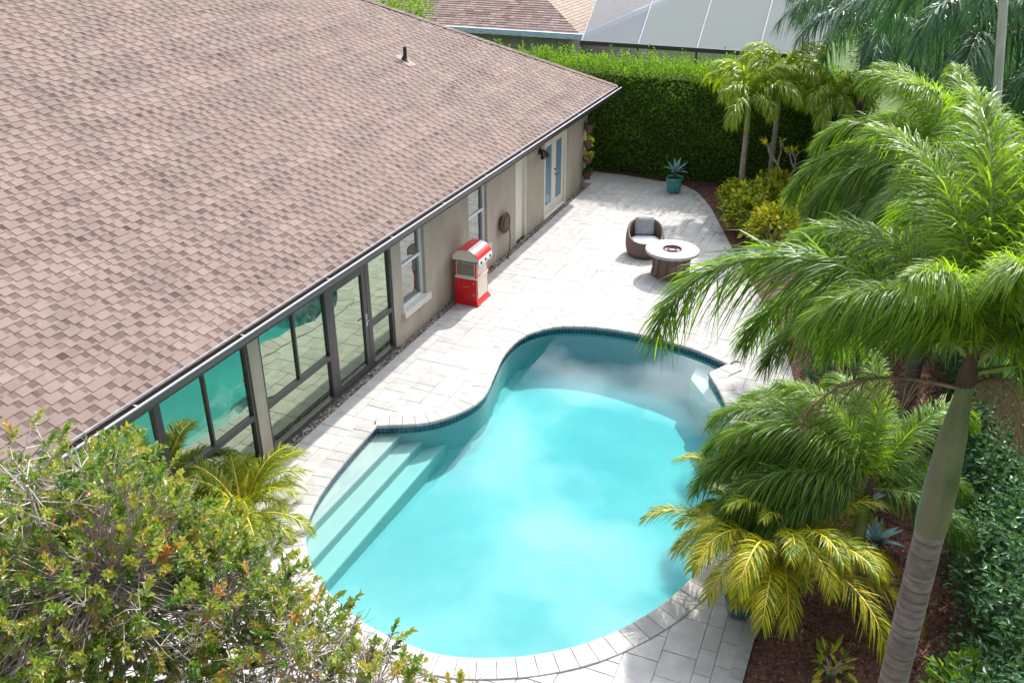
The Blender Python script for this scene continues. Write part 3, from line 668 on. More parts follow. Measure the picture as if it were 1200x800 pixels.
# planters hung in a column at the house corner
for k, z in enumerate((1.72, 1.27, .82, .36)):
    hp_ = thing('wall_planter', ['dark wall planter with trailing foliage, topmost of four at the house corner', 'wall planter with pale leaves, second from the top at the house corner', 'wall planter with yellow green leaves, third from the top at the house corner', 'dark wall planter, lowest of four at the house corner'][k], 'planter', (.12, 24.15, z))
    mb = MB(); mb.lathe((.13, 24.15, z), [(.0, -.13), (.085, -.13), (.12, .08), (.125, .10), (.105, .10), (.10, .05), (0, .05)], 16); mb.build('pot', 'terracotta', hp_)
    MB().box((.001, 24.13, z - .05), (.03, 24.17, z + .12)).build('hook', 'black_metal', hp_)
    g = rng(60 + k); n = 70; D = norm(g.normal(size=(n, 3)) * [1, 1, .7] + [.3, 0, .25]); P = np.array([.13, 24.15, z + .08]) + D * g.uniform(.02, .16, (n, 1)) * [1, 1, .8]
    leaf_obj('foliage', P, D, rdirs(g, n) + [0, 0, 1], g.uniform(.06, .13, n), .04, np.clip(g.normal([.35, .55, .5, .2][k], .2, n), 0, 1), ['dark_leaf', 'croton_leaf', 'croton_leaf', 'dark_leaf'][k], hp_)

# popcorn cart ----------------------------------------------------------
cart = thing('popcorn_cart', 'red and white popcorn cart with curved striped canopy against the house wall', 'popcorn cart', (.4, 15.7, 0))
cx0, cx1, cy0, cy1 = .14, .63, 15.43, 16.0
mb = MB(); mb.box((cx0 - .03, cy0 - .03, .0), (cx1 + .05, cy1 + .03, .055)); mb.box((cx0 - .015, cy0 - .015, .055), (cx1 + .025, cy1 + .015, .10)); mb.build('plinth', 'red_paint', cart)
cab = MB().box((cx0, cy0, .10), (cx1, cy1, .60)).build('cabinet', 'red_paint', cart)
MB().box((cx1 + .001, cy0 + .05, .14), (cx1 + .012, cy1 - .05, .585)).build('front_panel', 'cart_cream', cab)
up = MB(); up.box((cx0 + .01, cy0 + .01, .60), (cx1 - .01, cy1 - .01, .98)); up.build('display_case', 'cart_cream', cart); MB().box((cx1 - .008, cy0 + .012, .62), (cx1 + .0005, cy1 - .012, .955)).build('front_frame', 'red_paint', cart)
for xx in (cx0, cx1 - .03):
    for yy in (cy0, cy1 - .03): MB().box((xx, yy, .626), (xx + .03, yy + .03, .954)).build('corner_post', 'red_paint', cart)
MB().box((cx0 - .006, cy0 - .006, .585), (cx1 + .014, cy1 + .006, .625)).build('trim_band', 'cart_cream', cart)
MB().box((cx1 - .006, cy0 + .07, .66), (cx1 + .004, cy1 - .07, .92)).build('front_window', 'cart_cream', cart)
MB().box((cx0 - .01, cy0 - .01, .955), (cx1 + .012, cy1 + .01, .985)).build('shade_rail', 'bronze', cart)
sp_ = MB().box((cx0 + .05, cy0 - .008, .15), (cx1 - .05, cy0 - .001, .55)).build('side_panel', 'red_paint', cab)
MB().tube([(cx0 + .2, cy0 - .008, .42), (cx0 + .2, cy0 - .035, .42), (cx0 + .3, cy0 - .035, .42), (cx0 + .3, cy0 - .008, .42)], .008, 6).build('handle', 'gutter_lip', cab)
for zz in (.22, .48): MB().box((cx1 - .075, cy0 - .013, zz), (cx1 - .055, cy0 - .0075, zz + .05)).build('hinge', 'gutter_lip', cab)
MB().box((cx0 + .05, cy0 + .001, .66), (cx1 - .05, cy0 + .009, .93)).build('side_glass', 'window_glass', cart)
# canopy: barrel of stripes
ccx, rad, zc = (cx0 + cx1) / 2 + .01, .345, .93
angs = [R(a) for a in (150, 108, 78, 66, 52, 24)]; cols = ['red_paint', 'red_paint', 'cart_white', 'cart_white', 'red_paint']
arc = [R(150 - 126 * i / 14) for i in range(15)]
for yy, rev in ((cy0 - .015, False), (cy1 + .015, True)):
    pts = [(ccx + math.cos(a) * (rad - .012), yy, zc + math.sin(a) * (rad - .012) * .92) for a in arc]
    pts = [(ccx + math.cos(arc[0]) * rad, yy, .985)] + pts + [(ccx + math.cos(arc[-1]) * rad, yy, .985)]
    gab = MB(); gab.poly(pts if not rev else pts[::-1]); gab.build('gable', 'cart_cream', cart)
for (a0, a1), cm in zip(zip(angs, angs[1:]), cols):
    mb = MB(); n = 5
    for i in range(n):
        p, q = a0 + (a1 - a0) * i / n, a0 + (a1 - a0) * (i + 1) / n
        P1 = [(ccx + math.cos(t) * rr, zc + math.sin(t) * rr * .92) for t in (p, q) for rr in (rad, rad - .014)]
        (ax, az_), (bx_, bz_), (dx, dz), (ex, ez) = P1
        ya, yb = cy0 - .045, cy1 + .045
        mb.poly([(ax, ya, az_), (dx, ya, dz), (dx, yb, dz), (ax, yb, az_)]); mb.poly([(ax, ya, az_), (bx_, ya, bz_), (ex, ya, ez), (dx, ya, dz)]); mb.poly([(ax, yb, az_), (dx, yb, dz), (ex, yb, ez), (bx_, yb, bz_)])
    mb.build('canopy_stripe', cm, cart)
ve = (ccx + math.cos(angs[-1]) * rad, zc + math.sin(angs[-1]) * rad * .92)
mb = MB(); ns = 3; wv = (cy1 - cy0 + .09) / ns
for i in range(ns):
    ya = cy0 - .045 + i * wv; pts = [(ve[0], ya, ve[1])] + [(ve[0] + .01, ya + wv * .5 - math.cos(math.pi * t / 8) * wv * .5, ve[1] - .11 - math.sin(math.pi * t / 8) * .05) for t in range(9)] + [(ve[0], ya + wv, ve[1])]
    mb.poly(pts); mb.poly([(p[0] - .012, p[1], p[2]) for p in pts][::-1])
val = mb.build('valance', 'cart_white', cart)
for i in range(ns): MB().tube([(ve[0] + .004, cy0 - .045 + wv * (i + .5), ve[1] - .09), (ve[0] + .02, cy0 - .045 + wv * (i + .5), ve[1] - .09)], .035, 12).build('spot', 'black_metal', val)

# ------------------------------------------------------------------ lounge chair, fire pit, potted agave
chair = thing('lounge_chair', 'round brown wicker lounge chair with grey back cushion beside the fire pit', 'chair', (3.07, 19.68, 0))
face = math.atan2(18.7 - 19.68, 3.95 - 3.07) - .35
C = (3.07, 19.68, 0)
def rim(z, a):                                # rim rises towards the back
    k = .5 - .5 * math.cos(a - face); s = k * k * (3 - 2 * k); top = .40 + .36 * s; return z * top / .76
outer = [(.36, 0.02), (.42, .10), (.455, .28), (.46, .45), (.45, .60), (.43, .74), (.415, .765), (.385, .755), (.375, .70), (.385, .45), (.38, .30)]
mb = MB(); mb.lathe(C, outer, 40, zf=rim); mb.build('shell', 'wicker', chair, smooth=True)
mb = MB(); mb.lathe(C, [(.0, .02), (.36, .02)], 24); mb.lathe(C, [(.385, .20), (0, .20)], 24); mb.build('seat_base', 'wicker', chair)
mb = MB(); mb.lathe((C[0] + .05 * math.cos(face), C[1] + .05 * math.sin(face), 0), [(0, .40), (.26, .40), (.33, .385), (.355, .34), (.355, .27), (.33, .22), (0, .21)][::-1], 28); mb.build('seat_cushion', 'cushion_white', chair, smooth=True)
def pillow(w, h, t, n=8):
    mb = MB(); idx = {}
    for s in (1, -1):
        for i in range(n + 1):
            for j in range(n + 1):
                a, b = i / n * 2 - 1, j / n * 2 - 1; e = max(0, (1 - a ** 4)) * max(0, (1 - b ** 4)); idx[s, i, j] = len(mb.v)
                mb.v.append((s * t * .5 * e ** .5, a * w * .5 * (1 - .06 * b * b), b * h * .5 * (1 - .06 * a * a)))
        for i in range(n):
            for j in range(n):
                q = [idx[s, i, j], idx[s, i + 1, j], idx[s, i + 1, j + 1], idx[s, i, j + 1]]; mb.face(*(q if s == 1 else q[::-1]))
    return mb
pl = pillow(.46, .42, .15); ob = pl.build('back_cushion', 'cushion_grey', chair, smooth=True)
ob.location = Vector((-.24 * math.cos(face), -.24 * math.sin(face), .62)); ob.rotation_euler = (0, R(-18), face)
pit = thing('fire_pit', 'round fire pit table with pale stone top and brown base on the deck', 'fire pit', (3.95, 18.7, 0))
PC = (3.95, 18.7, 0)
mb = MB(); mb.lathe(PC, [(.40, .0), (.44, .02), (.44, .06), (.41, .08), (.40, .50), (.43, .53)], 36); mb.build('base', 'wicker', pit, smooth=False)
for k in range(12):
    a = 2 * math.pi * k / 12; mb = MB(); mb.tube([(PC[0] + .41 * math.cos(a), PC[1] + .41 * math.sin(a), .06), (PC[0] + .41 * math.cos(a), PC[1] + .41 * math.sin(a), .53)], .022, 6); mb.build('base_rib', 'bronze', pit)
mb = MB(); mb.lathe(PC, [(.21, .56), (.21, .605), (.22, .61), (.59, .61), (.60, .60), (.60, .55), (.585, .54), (.40, .54)][::-1], 48); mb.build('table_top', 'stone_top', pit)
mb = MB(); mb.lathe(PC, [(.215, .60), (.215, .622), (.195, .622), (.19, .58)][::-1], 36); mb.build('burner_ring', 'terracotta', pit)
mb = MB(); mb.lathe(PC, [(.195, .575), (.12, .588), (0, .592)][::-1], 24); mb.build('glass_beads', 'pit_glass', pit)
mb = MB(); mb.tube([(PC[0] + .10 * math.cos(a * .26), PC[1] + .10 * math.sin(a * .26), .60) for a in range(25)], .014, 6); mb.build('burner', 'black_metal', pit)
def agave(root, c, n, ln, wd, seed, m='agave_leaf'):
    g = random.Random(seed)
    for k in range(n):
        a = k * 2.4 + g.uniform(-.2, .2); el = R(18 + 62 * (k / n)); l = ln * g.uniform(.85, 1.1); mb = MB(); rows = []
        for i in range(7):
            t = i / 6; e = el - .5 * t * t * (1 - k / n * .6); r = l * t * math.cos(el - .2 * t); z = l * t * math.sin(el) - .22 * l * t * t * (1 - k / n)
            wv = wd * (.55 + 1.3 * t - 1.85 * t ** 2) if i < 6 else .001; wv = max(wv, .001)
            p = Vector((c[0] + math.cos(a) * (r + .02), c[1] + math.sin(a) * (r + .02), c[2] + z)); s = Vector((-math.sin(a), math.cos(a), 0))
            rows.append((p - s * wv + Vector((0, 0, wv * .5)), p, p + s * wv + Vector((0, 0, wv * .5))))
        for i in range(6):
            for j in range(2):
                mb.poly([rows[i][j], rows[i][j + 1], rows[i + 1][j + 1], rows[i + 1][j]])
        mb.build('leaf', m, root, smooth=True)
pot = thing('potted_agave', 'blue green agave in a teal glazed pot at the foot of the hedge', 'potted plant', (2.58, 24.65, 0))
mb = MB(); mb.lathe((2.58, 24.65, 0), [(0, .01), (.17, .0), (.20, .06), (.225, .22), (.235, .38), (.25, .40), (.25, .44), (.225, .44), (.215, .38)], 28); mb.build('pot', 'teal_glaze', pot, smooth=True)
mb = MB(); mb.lathe((2.58, 24.65, 0), [(.22, .39), (0, .41)], 20); mb.build('soil', 'soil', pot)
mb = MB(); mb.tube([(2.58, 24.65, .38), (2.59, 24.65, .60)], [.05, .04], 10); mb.build('stem', 'bark', pot)
agave(pot, (2.59, 24.65, .58), 15, .42, .05, 4)

# ------------------------------------------------------------------ palms
def frond_mesh(name, L, th0, curl, n, ll, lw, plume, ldroop, seed, mats, stem=.12, rr=.018, ang=(62, 32), vee=25, tmu=.5, tsd=.2, pw=1.4):
    g = rng(seed); N = 26
    ss = np.linspace(0, 1, N); th = th0 - curl * ss ** pw
    X = np.concatenate([[0], np.cumsum(np.cos(th[:-1]) * L / (N - 1))]); Z = np.concatenate([[0], np.cumsum(np.sin(th[:-1]) * L / (N - 1))])
    Yw = g.normal(0, .03) * L * ss ** 2
    C = np.stack([X, Yw, Z], 1)
    Vs, Fs4, Fs3, T4, T3, M4, M3 = [], [], [], [], [], [], []; off = 0
    # rachis: three sided tube
    for i in range(N):
        r = rr * (1 - .85 * ss[i]) + .002; t = np.array([math.cos(th[i]), 0, math.sin(th[i])]); nn = np.array([-t[2], 0, t[0]]); b = np.array([0, 1, 0])
        for k in range(4):
            a = math.pi / 2 * k + .78; Vs.append(C[i] + (nn * math.cos(a) + b * math.sin(a)) * r)
    for i in range(N - 1):
        for k in range(4): Fs4.append([i * 4 + k, i * 4 + (k + 1) % 4, i * 4 + 4 + (k + 1) % 4, i * 4 + 4 + k]); T4.append(.5); M4.append(1)
    off = N * 4; V = [np.array(Vs)]
    s = np.concatenate([np.linspace(stem, .995, n)] * 2) + g.normal(0, .004, 2 * n); s = np.clip(s, stem, 1); side = np.repeat([1, -1], n)
    if plume: s = np.concatenate([s, g.uniform(stem, .98, int(n * plume))]); side = np.concatenate([side, g.choice([1, -1], int(n * plume))])
    m = len(s)
    base = np.stack([np.interp(s, ss, C[:, k]) for k in range(3)], 1); tt = np.interp(s, ss, th)
    T = np.stack([np.cos(tt), 0 * tt, np.sin(tt)], 1); Nn = np.stack([-np.sin(tt), 0 * tt, np.cos(tt)], 1); B = np.array([[0, 1, 0]])
    a = np.radians(ang[0] + (ang[1] - ang[0]) * s + g.normal(0, 5, m))
    roll = np.radians(g.normal(vee, 10, m)) if not plume else np.radians(g.uniform(-55, 75, m))
    D = norm(np.cos(a)[:, None] * T + np.sin(a)[:, None] * (side[:, None] * B * np.cos(roll)[:, None] + Nn * np.sin(roll)[:, None]))
    u = (s - stem) / (1 - stem)
    l = ll * (.45 + .55 * np.sin(np.pi * np.clip(u * .82 + .14, 0, 1)) ** .8) * g.uniform(.88, 1.1, m) * (1 - .35 * u ** 6)
    wv = norm(np.cross(D, Nn + g.normal(0, .35, (m, 3)))); wd = lw * g.uniform(.85, 1.15, m)
    dr = ldroop * g.uniform(.6, 1.4, m)
    rows = []
    for q, wk in ((0, .45), (.33, 1.0), (.68, .75)):
        c = base + D * (l * q)[:, None]; c[:, 2] -= dr * l * q * q
        rows += [c - wv * (wd * wk * .5)[:, None], c + wv * (wd * wk * .5)[:, None]]
    tip = base + D * l[:, None]; tip[:, 2] -= dr * l * 1.05; rows.append(tip)
    LV = np.stack(rows, 1).reshape(-1, 3); V.append(LV); b0 = off + np.arange(m)[:, None] * 7
    q1 = b0 + np.array([[0, 1, 3, 2]]); q2 = b0 + np.array([[2, 3, 5, 4]]); t1 = b0 + np.array([[4, 5, 6]])
    tone = np.clip(g.normal(tmu, tsd, m), 0, 1)
    F4 = np.concatenate([np.array(Fs4), q1, q2]); TT = np.concatenate([np.array(T4), tone, tone]); MM = np.concatenate([np.array(M4), np.zeros(2 * m)])
    return np_mesh(name, np.concatenate(V), [F4, t1], [TT, tone], mats, link=False, mi=[MM, np.zeros(m)])
def put_frond(root, me, at, az, sc_=1.0, tilt=0.0, name='frond'):
    o = bpy.data.objects.new(name, me); COL.objects.link(o); o.parent = root; o.location = Vector(at) - ORG[root.name]
    o.rotation_euler = (0, R(tilt), R(az)); o.scale = (sc_,) * 3; o.color = (0, 0, 0, 1); return o
def ringed_trunk(root, base, top, r0, r1, rings, mats='palm_trunk', seed=1, name='trunk', seg=20, bell=1.25):
    g = random.Random(seed); mb = MB(); n = rings; prof = []; tones = []
    b, t = Vector(base), Vector(top); H = t.z - b.z
    cuts = sorted([0.0] + [(k + g.uniform(-.38, .38)) / n for k in range(1, n)])
    for i, f0 in enumerate(cuts):
        f1 = cuts[i + 1] if i + 1 < len(cuts) else 1.0; gap = f1 - f0
        rr = r0 + (r1 - r0) * f0; rr *= (1 + (bell - 1) * max(0, 1 - f0 * 5) ** 2) * g.uniform(.988, 1.012); low = max(0, .35 - f0) / .35
        prof += [(rr * .99, f0 * H), (rr * 1.008, (f0 + min(gap * .2, .12 / n)) * H), (rr, (f0 + gap * .82) * H)]
        tones += [g.uniform(.06, .3), g.uniform(.42, .68) + .2 * low * g.random(), g.uniform(.34, .46)]
    prof.append((r1, H)); tones = tones[:len(prof) - 1]
    mb.lathe(tuple(b), prof, seg, tones)
    mb.v = [(x + (t.x - b.x) * (z - b.z) / H, y + (t.y - b.y) * (z - b.z) / H, z) for x, y, z in mb.v]
    return mb.build(name, mats, root, smooth=True)
FX = ['fox_leaf', 'rachis']
fox = [frond_mesh('frond', 2.15, R(80), 1.5, 185, .44, .0135, 1.8, .5, 21, FX, tmu=.72), frond_mesh('frond', 2.25, R(63), 2.15, 185, .45, .0135, 1.8, .55, 22, FX, tmu=.62),
       frond_mesh('frond', 2.25, R(42), 2.15, 185, .45, .0135, 1.8, .6, 23, FX, tmu=.5), frond_mesh('frond', 2.2, R(18), 1.75, 185, .44, .0135, 1.8, .65, 24, FX, tmu=.42)]  # upright fronds get a limier leaf tone, painting the crown top as sunlit
def foxtail(label, base, lean, ztr, zcs, r0, rcs, rtop, frs, scale, rings, seed, swollen=True):
    root = thing('foxtail_palm', label, 'palm tree', base, 'foxtail palms in the mulch bed')
    bx, by, bz = base; g = random.Random(seed)
    at = lambda z: (bx + lean[0] * z, by + lean[1] * z, z)
    ringed_trunk(root, (bx, by, -.05), at(ztr), r0 * 1.05, r0 * .97, rings, seed=seed)
    b, t = Vector(at(ztr - .01)), Vector(at(zcs)); H = t.z - b.z; mb = MB()
    prof = [(r0 * .98, 0), (rcs * .98, .05 * H), (rcs, .14 * H), (rcs * .98, .3 * H), ((rcs * .62 + rtop * .38), .6 * H), (rtop * 1.05, .85 * H), (rtop, H), (rtop * .8, H * 1.06)]
    mb.lathe(tuple(b), prof, 20); mb.v = [(x + (t.x - b.x) * (z - b.z) / H, y + (t.y - b.y) * (z - b.z) / H, z) for x, y, z in mb.v]
    mb.build('crownshaft', 'crownshaft' if swollen else 'green_stem', root, smooth=True)
    mb = MB(); mb.lathe(tuple(t - Vector((0, 0, .10))), [(rtop * 1.02, 0), (rtop * 1.15, .04), (rtop * 1.0, .12), (rtop * .75, .22), (rtop * .4, .34), (.01, .42)], 12); mb.build('leaf_base', 'leaf_base', root, smooth=True)
    for az, v, s in frs: put_frond(root, fox[v], t + Vector((0, 0, g.uniform(-.02, .12))), az, s * scale, g.uniform(-4, 4))
    return root
foxtail('tallest foxtail palm with ringed grey trunk leaning over the mulch bed', (8.645, 4.95, 0), (-.0155, .012), 4.40, 5.50, .090, .097, .046,
        [(174, 2, 1.0), (208, 1, .55), (100, 0, .9), (112, 1, .8), (84, 1, .95), (58, 2, 1), (30, 1, 1), (4, 2, 1), (-25, 1, .9), (235, 0, .55), (300, 0, .7), (150, 3, .8), (85, 3, .85), (20, 3, .9), (158, 1, .7), (135, 0, .75), (70, 0, .95), (45, 0, 1), (12, 1, 1), (120, 3, .8), (168, 3, .62), (345, 1, .8), (270, 0, .6), (62, 3, .9), (92, 1, 1.05)], 1.0, 62, 5)
foxtail('foxtail palm whose crown stands behind the tallest foxtail palm', (9.05, 15.0, 0), (.0, .0), 2.7, 3.55, .12, .135, .08,
        [(178, 1, 1), (155, 2, 1), (200, 2, 1), (132, 1, 1), (100, 0, 1), (70, 1, 1), (35, 2, 1), (0, 1, 1), (320, 1, 1), (285, 1, 1), (250, 1, 1), (225, 0, 1), (165, 3, 1), (215, 3, .95), (120, 3, 1), (60, 3, 1), (190, 0, 1), (240, 2, 1), (145, 0, 1.05), (270, 2, 1), (185, 2, 1.1)], 1.22, 34, 6)
foxtail('young foxtail palm with a slim green stem behind the yellow areca palm', (8.44, 9.48, 0), (.005, .0), .40, 1.5, .10, .095, .06,
        [(185, 2, 1), (165, 1, 1), (205, 3, 1), (208, 2, 1.0), (140, 1, 1), (115, 1, 1), (85, 2, 1), (55, 1, 1), (20, 2, .7), (195, 1, 1.0), (345, 3, .7), (150, 3, .9), (200, 3, .95), (214, 3, .9), (175, 0, .9), (100, 0, .9), (60, 3, .8), (192, 2, 1.1), (172, 2, 1.1), (180, 1, 1.1)], .98, 5, 7, False)
dead = frond_mesh('frond', 1.7, R(-5), 1.35, 60, .30, .012, .6, 1.0, 61, ['dead_leaf', 'dead_leaf'], tmu=.5)
for root_, at_, az_, s_ in (('foxtail_palm', (8.56, 5.02, 5.38), 160, .7), ('foxtail_palm', (8.56, 5.02, 5.38), 62, .8), ('foxtail_palm.001', (9.05, 15, 3.5), 200, 1.0), ('foxtail_palm.001', (9.05, 15, 3.5), 250, .9)):
    o_ = put_frond(bpy.data.objects[root_], dead, at_, az_, s_, 0, 'dead_frond'); o_['label'] = 'withered brown frond hanging from the crown'
XM = ['xmas_leaf', 'rachis']
xm = [frond_mesh('frond', 1.5, R(84), 2.3, 60, .34, .026, .8, .45, 31, XM, vee=35, tmu=.6), frond_mesh('frond', 1.5, R(62), 2.3, 60, .34, .026, .8, .5, 32, XM, vee=35, tmu=.5), frond_mesh('frond', 1.4, R(38), 2.1, 60, .33, .026, .8, .55, 33, XM, vee=30, tmu=.4)]
def slim_palm(label, base, h, seed):
    root = thing('slim_palm', label, 'palm tree', base, 'slim palms by the hedge'); g = random.Random(seed); bx, by, _ = base
    ringed_trunk(root, (bx, by, -.05), (bx - .02, by, h * .72), .085, .068, 16, 'slim_trunk', seed, seg=12)
    mb = MB(); mb.tube([(bx - .02, by, h * .72 - .01), (bx - .022, by, h * .78), (bx - .025, by, h * .92), (bx - .03, by, h)], [.07, .085, .065, .04], 12); mb.build('crownshaft', 'green_stem', root, smooth=True)
    for k in range(15):
        v = (0, 1, 2, 1)[k % 4]; put_frond(root, xm[v], (bx - .03, by, h - .05 + g.uniform(-.05, .05)), k * 137.5 + g.uniform(-15, 15), g.uniform(1.02, 1.28), g.uniform(-8, 6))
slim_palm('slim palm nearer the patio, with arching yellow green crown above the crotons', (4.55, 23.9, 0), 2.85, 1)
slim_palm('slim palm close to the hedge, behind the other slim palm', (5.15, 25.0, 0), 3.2, 2)
slim_palm('slim palm half hidden at the end of the hedge behind the crotons', (6.45, 24.9, 0), 2.8, 3)
AR = ['areca_leaf', 'rachis_yellow']
ar = [frond_mesh('frond', 1.5, R(82), 1.9, 70, .30, .013, 0, .5, 41, AR, stem=.30, vee=30, tmu=.3, tsd=.3, pw=1.9), frond_mesh('frond', 1.55, R(66), 2.1, 70, .30, .013, 0, .55, 42, AR, stem=.28, vee=28, tmu=.42, tsd=.32, pw=1.8), frond_mesh('frond', 1.45, R(48), 2.0, 70, .29, .013, 0, .6, 43, AR, stem=.26, vee=25, tmu=.45, tsd=.32)]
def areca(label, base, n, s, seed, variants, arr=ar, spread=.14, tall=.25):
    root = thing('areca_palm', label, 'palm', base); g = random.Random(seed); bx, by, bz = base
    for k in range(n):
        a = k * 137.5 + g.uniform(-60, 60); v = variants[k % len(variants)]; r = spread * math.sqrt(g.uniform(.02, 1)); p = (bx + r * math.cos(R(a)), by + r * math.sin(R(a)), bz)
        hgt = g.uniform(.3, 1) * tall
        if k % 2 == 0: MB().tube([p, (p[0], p[1], bz + hgt + .06)], .018, 6).build('stem', 'rachis_yellow', root)
        put_frond(root, arr[v], (p[0], p[1], bz + hgt), a, s * g.uniform(.7, 1.15), g.uniform(-14, 10))
    return root
areca('golden yellow areca palm clump with feathery fronds at the deck edge', (7.56, 9.12, -.03), 84, 1.02, 3, (0, 0, 1, 0, 2, 1), tall=.8, spread=.36)
tp = thing('plant_pot', 'dark teal plant pot on the paving under the areca fronds', 'pot', (7.27, 8.62, 0))
mb = MB(); mb.lathe((7.27, 8.62, 0), [(0, .01), (.12, .01), (.15, .06), (.185, .24), (.195, .27), (.195, .29), (.175, .29), (.165, .25)], 26); mb.build('body', 'dark_glaze', tp, smooth=True)
mb = MB(); mb.lathe((7.27, 8.62, 0), [(.172, .255), (0, .265)], 20); mb.build('soil', 'soil', tp)
ag_ = frond_mesh('frond', 1.1, R(62), 1.7, 50, .25, .016, 0, .4, 44, ['areca_leaf', 'rachis_yellow'], stem=.2, vee=28, tmu=.22, tsd=.15)
ag2 = frond_mesh('frond', 1.1, R(38), 1.6, 50, .25, .016, 0, .4, 45, ['areca_leaf', 'rachis_yellow'], stem=.2, vee=28, tmu=.25, tsd=.15)
areca('small yellow green palm in front of the glazed bay beside the shrub', (.62, 7.72, 0), 44, 1.05, 9, (0, 1, 0, 1), [ag_, ag2], tall=.25)
QN = ['queen_leaf', 'rachis']
qn = [frond_mesh('frond', 3.2, R(66), 2.1, 72, .75, .034, .6, .8, 51, QN), frond_mesh('frond', 3.3, R(42), 2.0, 72, .75, .034, .6, .9, 52, QN), frond_mesh('frond', 3.1, R(15), 1.7, 72, .75, .034, .6, .95, 53, QN)]
def queen(label, base, h, seed, s=1.0, n=16):
    root = thing('queen_palm', label, 'palm tree', base, 'queen palms beyond the garden'); g = random.Random(seed); bx, by, _ = base
    ringed_trunk(root, (bx, by, -.05), (bx, by, h), .17, .13, 22, 'bark', seed, seg=12)
    for k in range(n): put_frond(root, qn[(0, 1, 2)[k % 3]], (bx, by, h + g.uniform(-.1, .15)), k * 137.5 + g.uniform(-15, 15), s * g.uniform(.88, 1.1), g.uniform(-6, 6))
queen('dark queen palm with bare brown trunk behind the grey pole', (9.3, 20.0, 0), 5.4, 1, .95)
queen('dark queen palm with drooping fronds near the screen enclosure', (7.1, 25.4, 0), 4.5, 2, .85)
queen('dark queen palm beyond the right hand hedge', (12.2, 19.0, 0), 4.6, 3, 1.0)
queen('tall dark queen palm rising far behind the hedge corner', (9.6, 27.5, 0), 5.2, 4, 1.0)

# ------------------------------------------------------------------ hedges, shrubs
def hedge(name, label, x0, x1, y0, y1, h, dens, leaf, m, seed, faces, top_tone=.75, side_tone=.4, bump=.22):
    root = thing(name, label, 'hedge', ((x0 + x1) / 2, (y0 + y1) / 2, 0)); g = rng(seed); c = .24
    MB().box((x0 + c, y0 + c, -.05), (x1 - c, y1 - c, h - c)).build('branches', 'hedge_core', root)
    Ps, Ds, Ts = [], [], []
    spec = {'top': ((x0, x1), (y0, y1), 2), 'front': ((x0, x1), (0, h), 1), 'back': ((x0, x1), (0, h), 1), 'left': ((y0, y1), (0, h), 0), 'right': ((y0, y1), (0, h), 0)}
    for f in faces:
        (a0, a1), (b0, b1), ax = spec[f]; n = int((a1 - a0) * (b1 - b0) * dens); a = g.uniform(a0, a1, n); b = g.uniform(b0, b1, n)
        bmp = bump * (np.sin(a * 2.3 + seed) * np.sin(b * 2.9 + 1) * .5 + np.sin(a * 5.1) * np.sin(b * 6.3 + 2) * .35 + g.normal(0, .35, n)); dep = g.exponential(.09, n)
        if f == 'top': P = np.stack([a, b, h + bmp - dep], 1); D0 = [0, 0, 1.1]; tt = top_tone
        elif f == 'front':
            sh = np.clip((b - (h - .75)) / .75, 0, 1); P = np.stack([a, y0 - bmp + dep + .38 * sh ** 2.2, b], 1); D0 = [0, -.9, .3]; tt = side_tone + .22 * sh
        elif f == 'back': P = np.stack([a, y1 + bmp - dep, b], 1); D0 = [0, .9, .3]; tt = side_tone
        elif f == 'left': P = np.stack([x0 - bmp + dep, a, b], 1); D0 = [-.9, 0, .3]; tt = side_tone
        else: P = np.stack([x1 + bmp - dep, a, b], 1); D0 = [.9, 0, .3]; tt = side_tone
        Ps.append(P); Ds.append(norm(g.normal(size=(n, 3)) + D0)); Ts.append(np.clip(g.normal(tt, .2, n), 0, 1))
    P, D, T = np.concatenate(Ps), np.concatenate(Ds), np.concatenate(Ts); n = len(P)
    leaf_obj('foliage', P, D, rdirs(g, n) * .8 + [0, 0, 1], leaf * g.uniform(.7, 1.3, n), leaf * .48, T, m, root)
    # loose shoots above the clipped top
    ns = int((x1 - x0 + y1 - y0) * 9); px_ = g.uniform(x0, x1, ns); py_ = g.uniform(y0, y1, ns); k = 9
    hh = g.uniform(.15, .5, ns); P = np.repeat(np.stack([px_, py_, np.full(ns, h - .05)], 1), k, 0); P[:, 2] += np.tile(np.linspace(0, 1, k), ns) * np.repeat(hh, k); P[:, :2] += g.normal(0, .02, (ns * k, 2))
    D = norm(g.normal(size=(ns * k, 3)) + [0, 0, .7]); leaf_obj('shoots', P, D, rdirs(g, ns * k) + [0, 0, 1], leaf * 1.1, leaf * .45, np.clip(g.normal(.85, .12, ns * k), 0, 1), m, root)
    return root
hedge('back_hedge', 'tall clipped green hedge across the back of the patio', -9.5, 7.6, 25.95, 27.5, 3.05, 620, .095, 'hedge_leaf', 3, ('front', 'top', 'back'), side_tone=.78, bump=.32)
hedge('side_hedge', 'dark green leafy hedge behind the tallest foxtail palm', 9.75, 11.8, 3.0, 26.5, 2.15, 620, .082, 'dark_leaf', 8, ('left', 'top'), top_tone=.6, side_tone=.55, bump=.34)
